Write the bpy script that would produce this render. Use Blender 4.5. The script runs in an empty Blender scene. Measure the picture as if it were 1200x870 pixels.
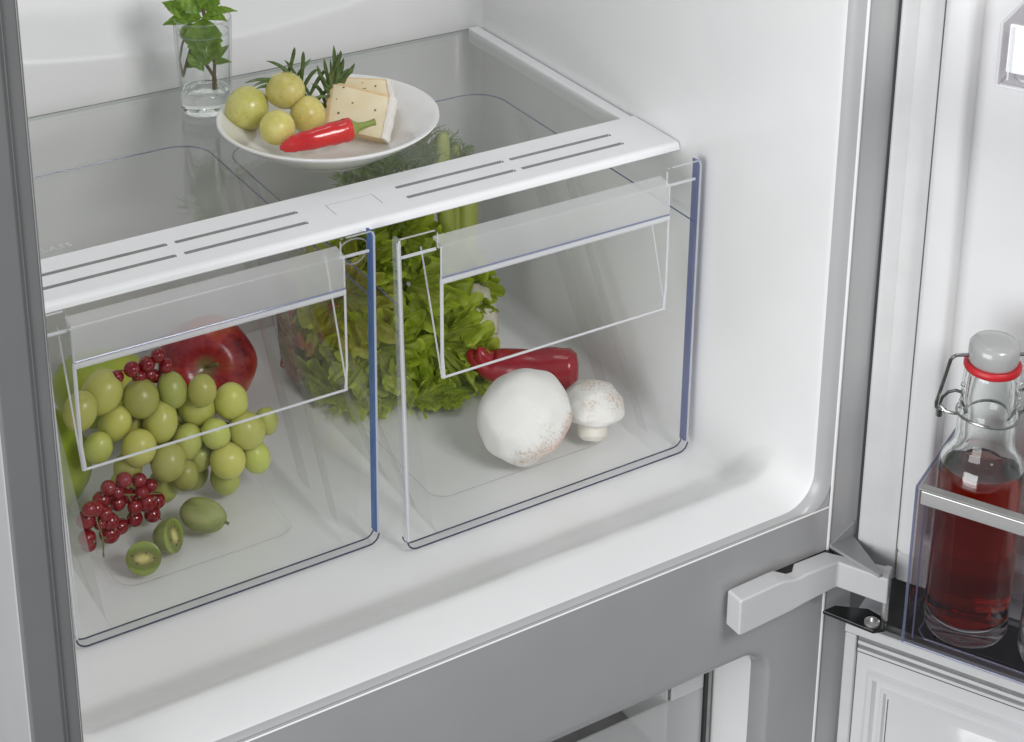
import bpy, bmesh, math, random
from mathutils import Vector, Matrix, noise
random.seed(11)
PI = math.pi
R = math.radians
scene = bpy.context.scene
col = scene.collection

# ------------------------------------------------------------------ camera, world, lights, exposure
cam_d = bpy.data.cameras.new('camera'); cam = bpy.data.objects.new('camera', cam_d); col.objects.link(cam)
scene.camera = cam
yaw, pitch, roll = R(33.24278967), R(19.79877697), R(-0.9884387)
fw = Vector((math.sin(yaw)*math.cos(pitch), math.cos(yaw)*math.cos(pitch), -math.sin(pitch)))
rt = Vector((math.cos(yaw), -math.sin(yaw), 0)); dn = fw.cross(rt)
r2 = rt*math.cos(roll) + dn*math.sin(roll); d2 = dn*math.cos(roll) - rt*math.sin(roll)
m = Matrix((r2, -d2, -fw)).transposed().to_4x4(); m.translation = Vector((-0.7909, -0.8464, 0.7854))
cam.matrix_world = m
cam_d.sensor_width = 36.0; cam_d.lens = 2162.5987/1200*36
cam_d.shift_x = (600-663.8137)/1200; cam_d.shift_y = (17.5608-435)/1200
cam_d.clip_start = 0.02; cam_d.clip_end = 50

world = bpy.data.worlds.new('World'); scene.world = world; world.use_nodes = True
bgn = world.node_tree.nodes['Background']; bgn.inputs[0].default_value = (0.80, 0.84, 0.9, 1); bgn.inputs[1].default_value = 0.44

def area(name, loc, target, size, power, color=(1, 1, 1), sy=None):
    l = bpy.data.lights.new(name, 'AREA'); l.energy = power; l.color = color
    l.shape = 'RECTANGLE'; l.size = size; l.size_y = sy or size
    o = bpy.data.objects.new(name, l); col.objects.link(o); o.location = loc
    o.rotation_euler = (Vector(target)-Vector(loc)).to_track_quat('-Z', 'Y').to_euler()
    return o
area('key_softbox', (-0.06, -1.0, 0.98), (-0.25, 0.22, 0.0), 0.40, 9.0, (1.0, 0.99, 0.98))
area('side_softbox', (-1.75, -0.55, 0.32), (-0.05, 0.1, 0.1), 1.3, 26.0, (0.97, 0.985, 1.0), 1.0)
area('top_softbox', (-0.17, 0.32, 2.30), (-0.24, 0.28, 0.0), 0.50, 2.8, (1.0, 0.99, 0.975))

scene.view_settings.view_transform = 'Standard'; scene.view_settings.look = 'None'
scene.view_settings.exposure = 0.0; scene.view_settings.gamma = 1.0
scene.render.engine = 'CYCLES'
cy = scene.cycles
cy.transparent_max_bounces = 48; cy.max_bounces = 14; cy.transmission_bounces = 12; cy.glossy_bounces = 6; cy.diffuse_bounces = 6
cy.use_denoising = True; cy.sample_clamp_indirect = 6.0
try: cy.denoiser = 'OPENIMAGEDENOISE'
except Exception: pass

# ------------------------------------------------------------------ materials
def newmat(name):
    mt = bpy.data.materials.new(name); mt.use_nodes = True
    nt = mt.node_tree
    return mt, nt, nt.nodes['Principled BSDF'], nt.nodes['Material Output']

def ramp(nt, fac, stops):
    n = nt.nodes.new('ShaderNodeValToRGB'); e = n.color_ramp.elements
    while len(e) < len(stops): e.new(0.5)
    for k, (p, c) in enumerate(stops): e[k].position = p; e[k].color = (*c, 1)
    nt.links.new(fac, n.inputs[0]); return n.outputs[0]

def coords(nt, scale=(1, 1, 1), gen=False):
    t = nt.nodes.new('ShaderNodeTexCoord'); mp = nt.nodes.new('ShaderNodeMapping'); mp.inputs['Scale'].default_value = scale
    nt.links.new(t.outputs['Generated' if gen else 'Object'], mp.inputs[0]); return mp.outputs[0]

def noise_n(nt, co, scale, detail=4, rough=0.55, dist=0.0):
    n = nt.nodes.new('ShaderNodeTexNoise'); n.inputs['Scale'].default_value = scale; n.inputs['Detail'].default_value = detail
    n.inputs['Roughness'].default_value = rough; n.inputs['Distortion'].default_value = dist
    nt.links.new(co, n.inputs['Vector']); return n.outputs[0]

def bump(nt, bs, h, strength, dist=0.001):
    b = nt.nodes.new('ShaderNodeBump'); b.inputs['Strength'].default_value = strength; b.inputs['Distance'].default_value = dist
    nt.links.new(h, b.inputs['Height']); nt.links.new(b.outputs[0], bs.inputs['Normal'])

def simple(name, c1, c2=None, scale=60, rough=0.4, metal=0.0, bs_=0.0, bscale=400, sss=0.0, sssr=(0.01, 0.01, 0.005), coat=0.0, spec=0.5, stops=None, sc3=(1, 1, 1), detail=4):
    mt, nt, b, out = newmat(name)
    co = coords(nt, sc3)
    if c2 is None: c2 = tuple(x*0.96 for x in c1)
    nf = noise_n(nt, co, scale, detail)
    cl = ramp(nt, nf, stops or [(0.35, c1), (0.65, c2)])
    nt.links.new(cl, b.inputs['Base Color'])
    b.inputs['Roughness'].default_value = rough; b.inputs['Metallic'].default_value = metal
    b.inputs['Specular IOR Level'].default_value = spec
    b.inputs['Coat Weight'].default_value = coat; b.inputs['Coat Roughness'].default_value = 0.12
    if sss:
        b.inputs['Subsurface Weight'].default_value = sss; b.inputs['Subsurface Radius'].default_value = sssr; b.inputs['Subsurface Scale'].default_value = 1.0
    if bs_: bump(nt, b, noise_n(nt, co, bscale, 3), bs_)
    return mt

def clear(name, tint, ior=1.47, rough=0.03, diff=0.0, dcol=(0.9, 0.9, 0.9), transl=0.5):
    """thin clear sheet: light passes straight, fresnel reflection, optional milky share"""
    mt, nt, b, out = newmat(name); nt.nodes.remove(b)
    tr = nt.nodes.new('ShaderNodeBsdfTransparent'); tr.inputs[0].default_value = (*tint, 1)
    gl = nt.nodes.new('ShaderNodeBsdfGlossy'); gl.inputs['Roughness'].default_value = rough
    co = coords(nt); nz = noise_n(nt, co, 40, 2)
    mr = nt.nodes.new('ShaderNodeMapRange'); mr.inputs[3].default_value = rough*0.7; mr.inputs[4].default_value = rough*1.4
    nt.links.new(nz, mr.inputs[0]); nt.links.new(mr.outputs[0], gl.inputs['Roughness'])
    lw = nt.nodes.new('ShaderNodeLayerWeight'); lw.inputs[0].default_value = 0.5      # Schlick, the same from both sides
    pw = nt.nodes.new('ShaderNodeMath'); pw.operation = 'POWER'; pw.inputs[1].default_value = 5.0; nt.links.new(lw.outputs['Facing'], pw.inputs[0])
    f0 = ((ior-1)/(ior+1))**2
    ma = nt.nodes.new('ShaderNodeMath'); ma.operation = 'MULTIPLY_ADD'; ma.inputs[1].default_value = 1-f0; ma.inputs[2].default_value = f0; nt.links.new(pw.outputs[0], ma.inputs[0])
    mx = nt.nodes.new('ShaderNodeMixShader'); nt.links.new(ma.outputs[0], mx.inputs[0])
    base = tr.outputs[0]
    if diff:
        df = nt.nodes.new('ShaderNodeBsdfDiffuse'); df.inputs[0].default_value = (*dcol, 1)
        tl = nt.nodes.new('ShaderNodeBsdfTranslucent'); tl.inputs[0].default_value = (*dcol, 1)
        m1 = nt.nodes.new('ShaderNodeMixShader'); m1.inputs[0].default_value = transl
        nt.links.new(df.outputs[0], m1.inputs[1]); nt.links.new(tl.outputs[0], m1.inputs[2])
        m2 = nt.nodes.new('ShaderNodeMixShader'); m2.inputs[0].default_value = diff
        nt.links.new(tr.outputs[0], m2.inputs[1]); nt.links.new(m1.outputs[0], m2.inputs[2]); base = m2.outputs[0]
    nt.links.new(base, mx.inputs[1]); nt.links.new(gl.outputs[0], mx.inputs[2]); nt.links.new(mx.outputs[0], out.inputs[0])
    return mt

def glassmat(name, color=(1, 1, 1), ior=1.5, rough=0.0, absorb=None, density=0):
    mt, nt, b, out = newmat(name); nt.nodes.remove(b)
    g = nt.nodes.new('ShaderNodeBsdfGlass'); g.inputs['Color'].default_value = (*color, 1); g.inputs['IOR'].default_value = ior
    g.inputs['Roughness'].default_value = rough
    nt.links.new(g.outputs[0], out.inputs['Surface'])
    if absorb:
        v = nt.nodes.new('ShaderNodeVolumeAbsorption'); v.inputs[0].default_value = (*absorb, 1); v.inputs[1].default_value = density
        nt.links.new(v.outputs[0], out.inputs['Volume'])
    return mt

M = {}
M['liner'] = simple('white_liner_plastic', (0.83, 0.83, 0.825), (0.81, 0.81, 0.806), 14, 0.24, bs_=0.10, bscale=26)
M['liner_matte'] = simple('white_strip_plastic', (0.86, 0.86, 0.86), (0.84, 0.84, 0.845), 30, 0.45, bs_=0.06, bscale=900)
M['slot_shade'] = simple('painted_slot_shade', (0.36, 0.36, 0.36), (0.33, 0.33, 0.33), 60, 0.6)  # shade inside the vent slots, put into the colour
M['door_white_dimmed'] = simple('dimmed_white_door_liner', (0.69, 0.69, 0.688), (0.67, 0.67, 0.668), 14, 0.28, bs_=0.08, bscale=26)  # darker copy of the liner white, offsetting strong light on the door
M['frame'] = simple('grey_painted_frame', (0.33, 0.33, 0.33), (0.318, 0.318, 0.318), 20, 0.2, bs_=0.03, bscale=90)
M['frame_light_lip_shade'] = simple('light_grey_frame_lip_shade', (0.42, 0.42, 0.42), (0.405, 0.405, 0.405), 20, 0.3, bs_=0.02, bscale=600)  # lighter copy of the frame grey, also painted shade on the liner lip
M['wire'] = simple('bail_wire', (0.36, 0.355, 0.35), (0.28, 0.28, 0.275), 160, 0.25, metal=1.0)
M['frame_shaded'] = simple('shaded_grey_frame', (0.15, 0.15, 0.15), (0.142, 0.142, 0.142), 20, 0.35, bs_=0.02, bscale=600)  # shaded copy of the frame grey, for the left side
M['shell'] = simple('silver_side_panel', (0.38, 0.38, 0.38), (0.365, 0.365, 0.365), 20, 0.4)
M['shell_dark'] = simple('dark_frame_bead', (0.10, 0.10, 0.10), (0.09, 0.09, 0.09), 30, 0.45)
M['gasket'] = simple('white_rubber_gasket', (0.64, 0.64, 0.632), (0.61, 0.61, 0.603), 40, 0.5)
M['dark_gap'] = simple('dark_rubber_joint', (0.035, 0.035, 0.035), (0.05, 0.05, 0.048), 60, 0.6)
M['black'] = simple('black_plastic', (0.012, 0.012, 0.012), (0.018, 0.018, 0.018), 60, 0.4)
M['dark_steel'] = simple('dark_steel', (0.06, 0.062, 0.06), (0.09, 0.09, 0.09), 90, 0.22, metal=0.8)
M['steel'] = simple('brushed_steel', (0.74, 0.73, 0.71), (0.64, 0.63, 0.62), 220, 0.33, metal=0.72, sc3=(1, 1, 12))
M['lever'] = simple('white_lever_plastic', (0.57, 0.57, 0.57), (0.55, 0.55, 0.55), 30, 0.4, bs_=0.03, bscale=700)
M['greyline'] = simple('grey_seal', (0.22, 0.22, 0.21), (0.28, 0.28, 0.27), 50, 0.5)
M['floor'] = simple('dark_studio_floor', (0.10, 0.10, 0.10), (0.13, 0.13, 0.13), 3, 0.7)
M['plastic'] = clear('clear_plastic', (0.994, 0.996, 0.995), 1.18, 0.01)
M['plastic_body'] = clear('clear_plastic_bin', (0.995, 0.997, 0.996), 1.24, 0.02)
M['frost'] = clear('frosted_plastic', (0.95, 0.955, 0.95), 1.45, 0.16, diff=0.32, dcol=(0.95, 0.95, 0.95), transl=0.35)
M['milky'] = clear('milky_plastic', (0.9, 0.9, 0.9), 1.4, 0.15, diff=0.8, dcol=(0.85, 0.85, 0.85), transl=0.4)
M['edge'] = clear('plastic_edge_highlight', (0.92, 0.93, 0.95), 1.5, 0.10, diff=0.62, dcol=(0.97, 0.97, 0.98), transl=0.4)  # bevel highlights on plastic edges, put into a whitish colour
M['rib'] = clear('painted_wall_reflection', (0.93, 0.935, 0.93), 1.4, 0.08, diff=0.10, dcol=(0.8, 0.8, 0.8))  # pale strips painted as diagonal reflections in the drawer walls
M['edge_clear'] = clear('plastic_edge_clear', (0.97, 0.975, 0.985), 1.4, 0.06, diff=0.12, dcol=(0.92, 0.93, 0.97))
M['edge_dark_reflection'] = clear('plastic_edge_reflection', (0.30, 0.31, 0.42), 1.5, 0.1, diff=0.35, dcol=(0.16, 0.17, 0.26))  # dark lines of internal reflection, put into the colour
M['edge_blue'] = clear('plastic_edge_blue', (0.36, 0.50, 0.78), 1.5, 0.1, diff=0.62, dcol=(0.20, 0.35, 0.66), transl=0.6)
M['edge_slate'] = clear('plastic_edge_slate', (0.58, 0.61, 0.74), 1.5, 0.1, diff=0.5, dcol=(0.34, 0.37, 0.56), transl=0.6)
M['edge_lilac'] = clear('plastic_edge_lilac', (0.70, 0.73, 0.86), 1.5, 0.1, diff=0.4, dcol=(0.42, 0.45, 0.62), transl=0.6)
M['pane'] = clear('shelf_glass', (0.967, 0.969, 0.967), 1.55, 0.012)
M['pane_edge'] = clear('glass_edge_green', (0.86, 0.89, 0.88), 1.5, 0.1, diff=0.10, dcol=(0.35, 0.42, 0.40))
M['smoke'] = clear('smoky_plastic', (0.80, 0.785, 0.80), 1.16, 0.03, diff=0.012, dcol=(0.5, 0.48, 0.5))
M['etch'] = clear('etched_lettering', (0.9, 0.9, 0.9), 1.3, 0.3, diff=0.85, dcol=(0.9, 0.92, 0.91))
M['glass'] = clear('drinking_glass', (0.985, 0.99, 0.988), 1.62, 0.01)
M['glass_base'] = glassmat('thick_glass_base', (0.99, 1, 0.995), 1.5)
M['water'] = clear('water', (0.985, 0.99, 0.985), 1.33, 0.01)
M['bottle'] = glassmat('bottle_glass', (0.985, 0.995, 0.99), 1.5)
M['amber'] = glassmat('amber_liquid', (1, 1, 1), 1.34, absorb=(0.91, 0.25, 0.012), density=82)
M['stopper'] = simple('grey_ceramic_stopper', (0.36, 0.36, 0.355), (0.345, 0.345, 0.34), 40, 0.2, coat=0.4)
M['red_rubber'] = simple('red_rubber', (0.48, 0.012, 0.02), (0.42, 0.01, 0.016), 60, 0.42)
M['porcelain'] = simple('white_porcelain', (0.83, 0.825, 0.81), (0.81, 0.805, 0.79), 20, 0.12, coat=0.5)

# grape skin: pale green with bloom, lenticels and a translucent body
def grapemat(name, c1, c2, c3, lo=.72, hi=1.18):
    mt, nt, b, out = newmat(name); co = coords(nt)
    oi = nt.nodes.new('ShaderNodeObjectInfo')
    ad = nt.nodes.new('ShaderNodeVectorMath'); ad.operation = 'ADD'
    nt.links.new(co, ad.inputs[0]); nt.links.new(oi.outputs['Random'], ad.inputs[1])
    cl = ramp(nt, noise_n(nt, ad.outputs[0], 75, 6, 0.68), [(0.34, c1), (0.50, c2), (0.64, c3)])
    sp = noise_n(nt, ad.outputs[0], 520, 2)
    spots = ramp(nt, sp, [(0.66, (1, 1, 1)), (0.73, (0.45, 0.36, 0.22))])
    mu = nt.nodes.new('ShaderNodeMix'); mu.data_type = 'RGBA'; mu.blend_type = 'MULTIPLY'; mu.inputs[0].default_value = 0.65
    nt.links.new(cl, mu.inputs[6]); nt.links.new(spots, mu.inputs[7])
    hs = nt.nodes.new('ShaderNodeHueSaturation'); mr = nt.nodes.new('ShaderNodeMapRange')
    mr.inputs[3].default_value = lo; mr.inputs[4].default_value = hi
    nt.links.new(oi.outputs['Random'], mr.inputs[0]); nt.links.new(mr.outputs[0], hs.inputs['Value'])
    wn = nt.nodes.new('ShaderNodeTexWhiteNoise'); wn.noise_dimensions = '1D'; nt.links.new(oi.outputs['Random'], wn.inputs['W'])
    mh_ = nt.nodes.new('ShaderNodeMapRange'); mh_.inputs[3].default_value = .482; mh_.inputs[4].default_value = .507; nt.links.new(wn.outputs['Value'], mh_.inputs[0]); nt.links.new(mh_.outputs[0], hs.inputs['Hue']); nt.links.new(mu.outputs[2], hs.inputs['Color'])
    nt.links.new(hs.outputs[0], b.inputs['Base Color'])
    rr = ramp(nt, noise_n(nt, ad.outputs[0], 90, 4), [(0.35, (0.27,)*3), (0.7, (0.5,)*3)])
    nt.links.new(rr, b.inputs['Roughness']); b.inputs['Coat Weight'].default_value = 0.12; b.inputs['Coat Roughness'].default_value = 0.22
    b.inputs['Subsurface Weight'].default_value = 0.75; b.inputs['Subsurface Radius'].default_value = (0.009, 0.009, 0.003); b.inputs['Subsurface Scale'].default_value = 1
    bump(nt, b, noise_n(nt, ad.outputs[0], 130, 3), 0.03)
    return mt
M['grape'] = grapemat('green_grape_skin', (0.36, 0.40, 0.06), (0.47, 0.50, 0.12), (0.58, 0.58, 0.22), .66, 1.2)
M['grape_pale'] = grapemat('pale_grape_skin', (0.55, 0.52, 0.13), (0.62, 0.58, 0.18), (0.69, 0.64, 0.26), .94, 1.08)
M['twig'] = simple('brown_green_twig', (0.20, 0.20, 0.06), (0.16, 0.11, 0.04), 90, 0.6, bs_=0.2, bscale=600)
M['twig_brown'] = simple('purple_brown_twig', (0.13, 0.075, 0.05), (0.17, 0.16, 0.06), 70, 0.55)
M['stem_green'] = simple('green_stem', (0.20, 0.27, 0.05), (0.28, 0.33, 0.08), 60, 0.5)

mt, nt, b, out = newmat('red_currant_skin'); co = coords(nt)
nt.links.new(ramp(nt, noise_n(nt, co, 160, 3), [(0.3, (0.13, 0.002, 0.006)), (0.7, (0.33, 0.007, 0.013))]), b.inputs['Base Color'])
b.inputs['Roughness'].default_value = 0.08; b.inputs['Subsurface Weight'].default_value = 0.35
b.inputs['Subsurface Radius'].default_value = (0.005, 0.0008, 0.0006); b.inputs['Subsurface Scale'].default_value = 1; b.inputs['Coat Weight'].default_value = 0.3
M['currant'] = mt

# red apple: streaks running from the stalk end, dark back, orange cheek
mt, nt, b, out = newmat('red_apple_skin'); co = coords(nt)
sx = nt.nodes.new('ShaderNodeSeparateXYZ'); nt.links.new(co, sx.inputs[0])
at = nt.nodes.new('ShaderNodeMath'); at.operation = 'ARCTAN2'; nt.links.new(sx.outputs[0], at.inputs[0]); nt.links.new(sx.outputs[1], at.inputs[1])
cb = nt.nodes.new('ShaderNodeCombineXYZ'); ml = nt.nodes.new('ShaderNodeMath'); ml.operation = 'MULTIPLY'; ml.inputs[1].default_value = 30
nt.links.new(sx.outputs[2], ml.inputs[0]); nt.links.new(at.outputs[0], cb.inputs[0]); nt.links.new(ml.outputs[0], cb.inputs[1])
st = noise_n(nt, cb.outputs[0], 5.5, 6, 0.7)
big = noise_n(nt, co, 22, 2)
c_st = ramp(nt, st, [(0.33, (0.12, 0.004, 0.014)), (0.48, (0.32, 0.010, 0.022)), (0.62, (0.50, 0.04, 0.035)), (0.75, (0.58, 0.18, 0.08))])
c_bg = ramp(nt, big, [(0.38, (0.08, 0.003, 0.012)), (0.52, (0.38, 0.02, 0.022)), (0.66, (0.70, 0.20, 0.05))])
mx = nt.nodes.new('ShaderNodeMix'); mx.data_type = 'RGBA'; mx.inputs[0].default_value = 0.42
nt.links.new(c_st, mx.inputs[6]); nt.links.new(c_bg, mx.inputs[7])
rad = nt.nodes.new('ShaderNodeVectorMath'); rad.operation = 'MULTIPLY'; rad.inputs[1].default_value = (1, 1, 0); nt.links.new(co, rad.inputs[0])
ln = nt.nodes.new('ShaderNodeVectorMath'); ln.operation = 'LENGTH'; nt.links.new(rad.outputs[0], ln.inputs[0])
top = nt.nodes.new('ShaderNodeMath'); top.operation = 'GREATER_THAN'; top.inputs[1].default_value = 0.0; nt.links.new(sx.outputs[2], top.inputs[0])
rus = nt.nodes.new('ShaderNodeMapRange'); rus.inputs[1].default_value = 0.004; rus.inputs[2].default_value = 0.011; rus.inputs[3].default_value = 1; rus.inputs[4].default_value = 0
nt.links.new(ln.outputs['Value'], rus.inputs[0])
rm = nt.nodes.new('ShaderNodeMath'); rm.operation = 'MULTIPLY'; nt.links.new(rus.outputs[0], rm.inputs[0]); nt.links.new(top.outputs[0], rm.inputs[1])
mx2 = nt.nodes.new('ShaderNodeMix'); mx2.data_type = 'RGBA'; mx2.inputs[7].default_value = (0.24, 0.17, 0.06, 1)
nt.links.new(rm.outputs[0], mx2.inputs[0]); nt.links.new(mx.outputs[2], mx2.inputs[6]); nt.links.new(mx2.outputs[2], b.inputs['Base Color'])
b.inputs['Roughness'].default_value = 0.27; b.inputs['Coat Weight'].default_value = 0.25; b.inputs['Coat Roughness'].default_value = 0.15
bump(nt, b, noise_n(nt, co, 60, 4), 0.08)
M['apple'] = mt
M['green_apple'] = simple('green_apple_skin', (0.36, 0.43, 0.03), (0.47, 0.50, 0.05), 25, 0.33, bs_=0.04, bscale=200, coat=0.1,
                          stops=[(0.35, (0.30, 0.40, 0.025)), (0.5, (0.40, 0.46, 0.04)), (0.7, (0.52, 0.50, 0.06))])
M['pear'] = simple('green_pear_skin', (0.25, 0.36, 0.03), (0.36, 0.44, 0.05), 25, 0.4, bs_=0.06, bscale=500,
                   stops=[(0.35, (0.24, 0.34, 0.03)), (0.6, (0.36, 0.44, 0.05)), (0.72, (0.42, 0.45, 0.08))])
M['kiwi_skin'] = simple('kiwi_berry_skin', (0.22, 0.26, 0.07), (0.30, 0.31, 0.11), 70, 0.48, bs_=0.08, bscale=350, detail=6, sc3=(1, 1, 0.25),
                        stops=[(0.3, (0.19, 0.18, 0.07)), (0.48, (0.28, 0.32, 0.10)), (0.7, (0.42, 0.42, 0.19))])

# kiwi berry flesh: pale core, ring of seeds, green rim (disc in local xy, radius about 12 mm)
mt, nt, b, out = newmat('kiwi_flesh'); co = coords(nt)
sx = nt.nodes.new('ShaderNodeSeparateXYZ'); nt.links.new(co, sx.inputs[0])
stc = nt.nodes.new('ShaderNodeVectorMath'); stc.operation = 'MULTIPLY'; stc.inputs[1].default_value = (0.72, 1.25, 0); nt.links.new(co, stc.inputs[0])
l1 = nt.nodes.new('ShaderNodeVectorMath'); l1.operation = 'LENGTH'; nt.links.new(stc.outputs[0], l1.inputs[0])
nz = noise_n(nt, co, 330, 4)
a1 = nt.nodes.new('ShaderNodeMath'); a1.operation = 'MULTIPLY_ADD'; a1.inputs[1].default_value = 0.0035; nt.links.new(nz, a1.inputs[0]); nt.links.new(l1.outputs['Value'], a1.inputs[2])
mr = nt.nodes.new('ShaderNodeMapRange'); mr.inputs[1].default_value = 0.001; mr.inputs[2].default_value = 0.0135; nt.links.new(a1.outputs[0], mr.inputs[0])
cl = ramp(nt, mr.outputs[0], [(0.22, (0.62, 0.56, 0.22)), (0.36, (0.40, 0.36, 0.12)), (0.52, (0.20, 0.19, 0.06)), (0.78, (0.17, 0.22, 0.04)), (0.95, (0.26, 0.32, 0.08))])
nt.links.new(cl, b.inputs['Base Color']); b.inputs['Roughness'].default_value = 0.25
b.inputs['Subsurface Weight'].default_value = 0.4; b.inputs['Subsurface Radius'].default_value = (0.003, 0.003, 0.001); b.inputs['Subsurface Scale'].default_value = 1
bump(nt, b, nz, 0.25)
M['kiwi_flesh'] = mt
M['seed'] = simple('dark_kiwi_seed', (0.02, 0.014, 0.008), (0.035, 0.025, 0.012), 200, 0.4)

# mushroom skin: white with a pinkish scuffed side and brown flecks
def mushmat(name, dirv, r, bias):
    mt, nt, b, out = newmat(name); co = coords(nt)
    dp_ = nt.nodes.new('ShaderNodeVectorMath'); dp_.operation = 'DOT_PRODUCT'; dp_.inputs[1].default_value = Vector(dirv).normalized()/r*.30
    nt.links.new(co, dp_.inputs[0])
    nb = noise_n(nt, co, 42, 4, 0.6); nf = noise_n(nt, co, 460, 5, 0.7); nl = noise_n(nt, co, 120, 3)
    ad = nt.nodes.new('ShaderNodeMath'); ad.operation = 'ADD'; nt.links.new(nb, ad.inputs[0]); nt.links.new(dp_.outputs['Value'], ad.inputs[1])
    ad2 = nt.nodes.new('ShaderNodeMath'); ad2.operation = 'ADD'; ad2.inputs[1].default_value = bias; nt.links.new(ad.outputs[0], ad2.inputs[0])
    c_b = ramp(nt, ad2.outputs[0], [(0.60, (0.82, 0.81, 0.77)), (0.70, (0.79, 0.74, 0.68)), (0.84, (0.76, 0.60, 0.53))])
    msk = ramp(nt, ad2.outputs[0], [(0.52, (0.05,)*3), (0.72, (1, 1, 1))])
    fl = ramp(nt, nf, [(0.50, (0, 0, 0)), (0.58, (1, 1, 1))])
    mm = nt.nodes.new('ShaderNodeMath'); mm.operation = 'MULTIPLY'; nt.links.new(msk, mm.inputs[0]); nt.links.new(fl, mm.inputs[1])
    mh = nt.nodes.new('ShaderNodeMath'); mh.operation = 'MULTIPLY'; mh.inputs[1].default_value = 0.6; nt.links.new(mm.outputs[0], mh.inputs[0])
    mx = nt.nodes.new('ShaderNodeMix'); mx.data_type = 'RGBA'; mx.inputs[7].default_value = (0.40, 0.29, 0.22, 1)
    nt.links.new(mh.outputs[0], mx.inputs[0]); nt.links.new(c_b, mx.inputs[6]); nt.links.new(mx.outputs[2], b.inputs['Base Color'])
    b.inputs['Roughness'].default_value = 0.75; b.inputs['Subsurface Weight'].default_value = 0.3
    b.inputs['Subsurface Radius'].default_value = (0.004, 0.003, 0.002); b.inputs['Subsurface Scale'].default_value = 1
    hh = nt.nodes.new('ShaderNodeMath'); hh.operation = 'MULTIPLY_ADD'; hh.inputs[1].default_value = 0.6; nt.links.new(nf, hh.inputs[0]); nt.links.new(nl, hh.inputs[2])
    bump(nt, b, hh.outputs[0], 0.4, 0.0008)
    return mt
M['mushroom_stem'] = simple('mushroom_stem_skin', (0.80, 0.77, 0.70), (0.74, 0.69, 0.61), 90, 0.7, bs_=0.2, bscale=500)
M['pepper'] = simple('red_pepper_skin', (0.27, 0.006, 0.016), (0.36, 0.01, 0.02), 40, 0.24, coat=0.3, bs_=0.1, bscale=60)
M['chilli'] = simple('red_chilli_skin', (0.56, 0.012, 0.018), (0.66, 0.03, 0.025), 50, 0.2, coat=0.4, bs_=0.12, bscale=120)
M['cheese'] = simple('pale_cheese', (0.82, 0.70, 0.46), (0.86, 0.76, 0.54), 45, 0.55, bs_=0.18, bscale=260, sss=0.25, sssr=(0.006, 0.004, 0.002))
M['cheese_edge'] = simple('amber_cheese_edge', (0.74, 0.52, 0.27), (0.78, 0.60, 0.36), 120, 0.55)
M['rind'] = simple('white_cheese_rind', (0.86, 0.83, 0.78), (0.80, 0.75, 0.68), 140, 0.8, bs_=0.4, bscale=500)
M['pore'] = simple('dark_cheese_pore', (0.16, 0.13, 0.08), (0.25, 0.2, 0.12), 200, 0.6)

def leafmat(name, c1, c2, c3, scale=60, rough=0.42, tl=0.35, spec=0.5):
    mt, nt, b, out = newmat(name); co = coords(nt)
    oi = nt.nodes.new('ShaderNodeObjectInfo'); ad = nt.nodes.new('ShaderNodeVectorMath'); ad.operation = 'ADD'
    nt.links.new(co, ad.inputs[0]); nt.links.new(oi.outputs['Random'], ad.inputs[1])
    cl = ramp(nt, noise_n(nt, ad.outputs[0], scale, 5), [(0.32, c1), (0.52, c2), (0.70, c3)])
    at = nt.nodes.new('ShaderNodeAttribute'); at.attribute_name = 'tone'
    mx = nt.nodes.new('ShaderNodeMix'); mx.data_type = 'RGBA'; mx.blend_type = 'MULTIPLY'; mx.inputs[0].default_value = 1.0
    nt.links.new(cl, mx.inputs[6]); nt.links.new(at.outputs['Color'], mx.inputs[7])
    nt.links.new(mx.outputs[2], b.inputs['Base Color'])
    b.inputs['Roughness'].default_value = rough; b.inputs['Specular IOR Level'].default_value = spec
    bump(nt, b, noise_n(nt, ad.outputs[0], scale*5, 4), 0.3)
    t = nt.nodes.new('ShaderNodeBsdfTranslucent'); nt.links.new(mx.outputs[2], t.inputs[0])
    ms = nt.nodes.new('ShaderNodeMixShader'); ms.inputs[0].default_value = tl
    nt.links.new(b.outputs[0], ms.inputs[1]); nt.links.new(t.outputs[0], ms.inputs[2]); nt.links.new(ms.outputs[0], out.inputs[0])
    return mt
M['lettuce'] = leafmat('lettuce_leaf', (0.34, 0.46, 0.03), (0.46, 0.57, 0.05), (0.58, 0.65, 0.12), 45, tl=0.45)
M['lettuce_red'] = leafmat('red_lettuce_leaf', (0.13, 0.05, 0.035), (0.26, 0.12, 0.07), (0.36, 0.30, 0.10), 45)
M['mint'] = leafmat('mint_leaf', (0.15, 0.28, 0.025), (0.22, 0.37, 0.04), (0.30, 0.46, 0.07), 90, 0.4)
M['rosemary'] = leafmat('rosemary_needle', (0.07, 0.12, 0.03), (0.10, 0.16, 0.05), (0.18, 0.24, 0.10), 120, 0.4, 0.15)
M['frond'] = leafmat('fennel_frond', (0.19, 0.28, 0.06), (0.26, 0.37, 0.09), (0.34, 0.44, 0.12), 120, 0.5, 0.3)
M['stalk'] = simple('fennel_stalk', (0.36, 0.42, 0.06), (0.48, 0.52, 0.14), 60, 0.4, sc3=(1, 1, 0.15), sss=0.3, sssr=(0.004, 0.005, 0.002))
M['bulb'] = simple('white_bulb_skin', (0.72, 0.68, 0.58), (0.60, 0.55, 0.44), 90, 0.45, sc3=(3, 3, 0.4), bs_=0.3, bscale=200, sss=0.3, sssr=(0.004, 0.004, 0.002))

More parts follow.
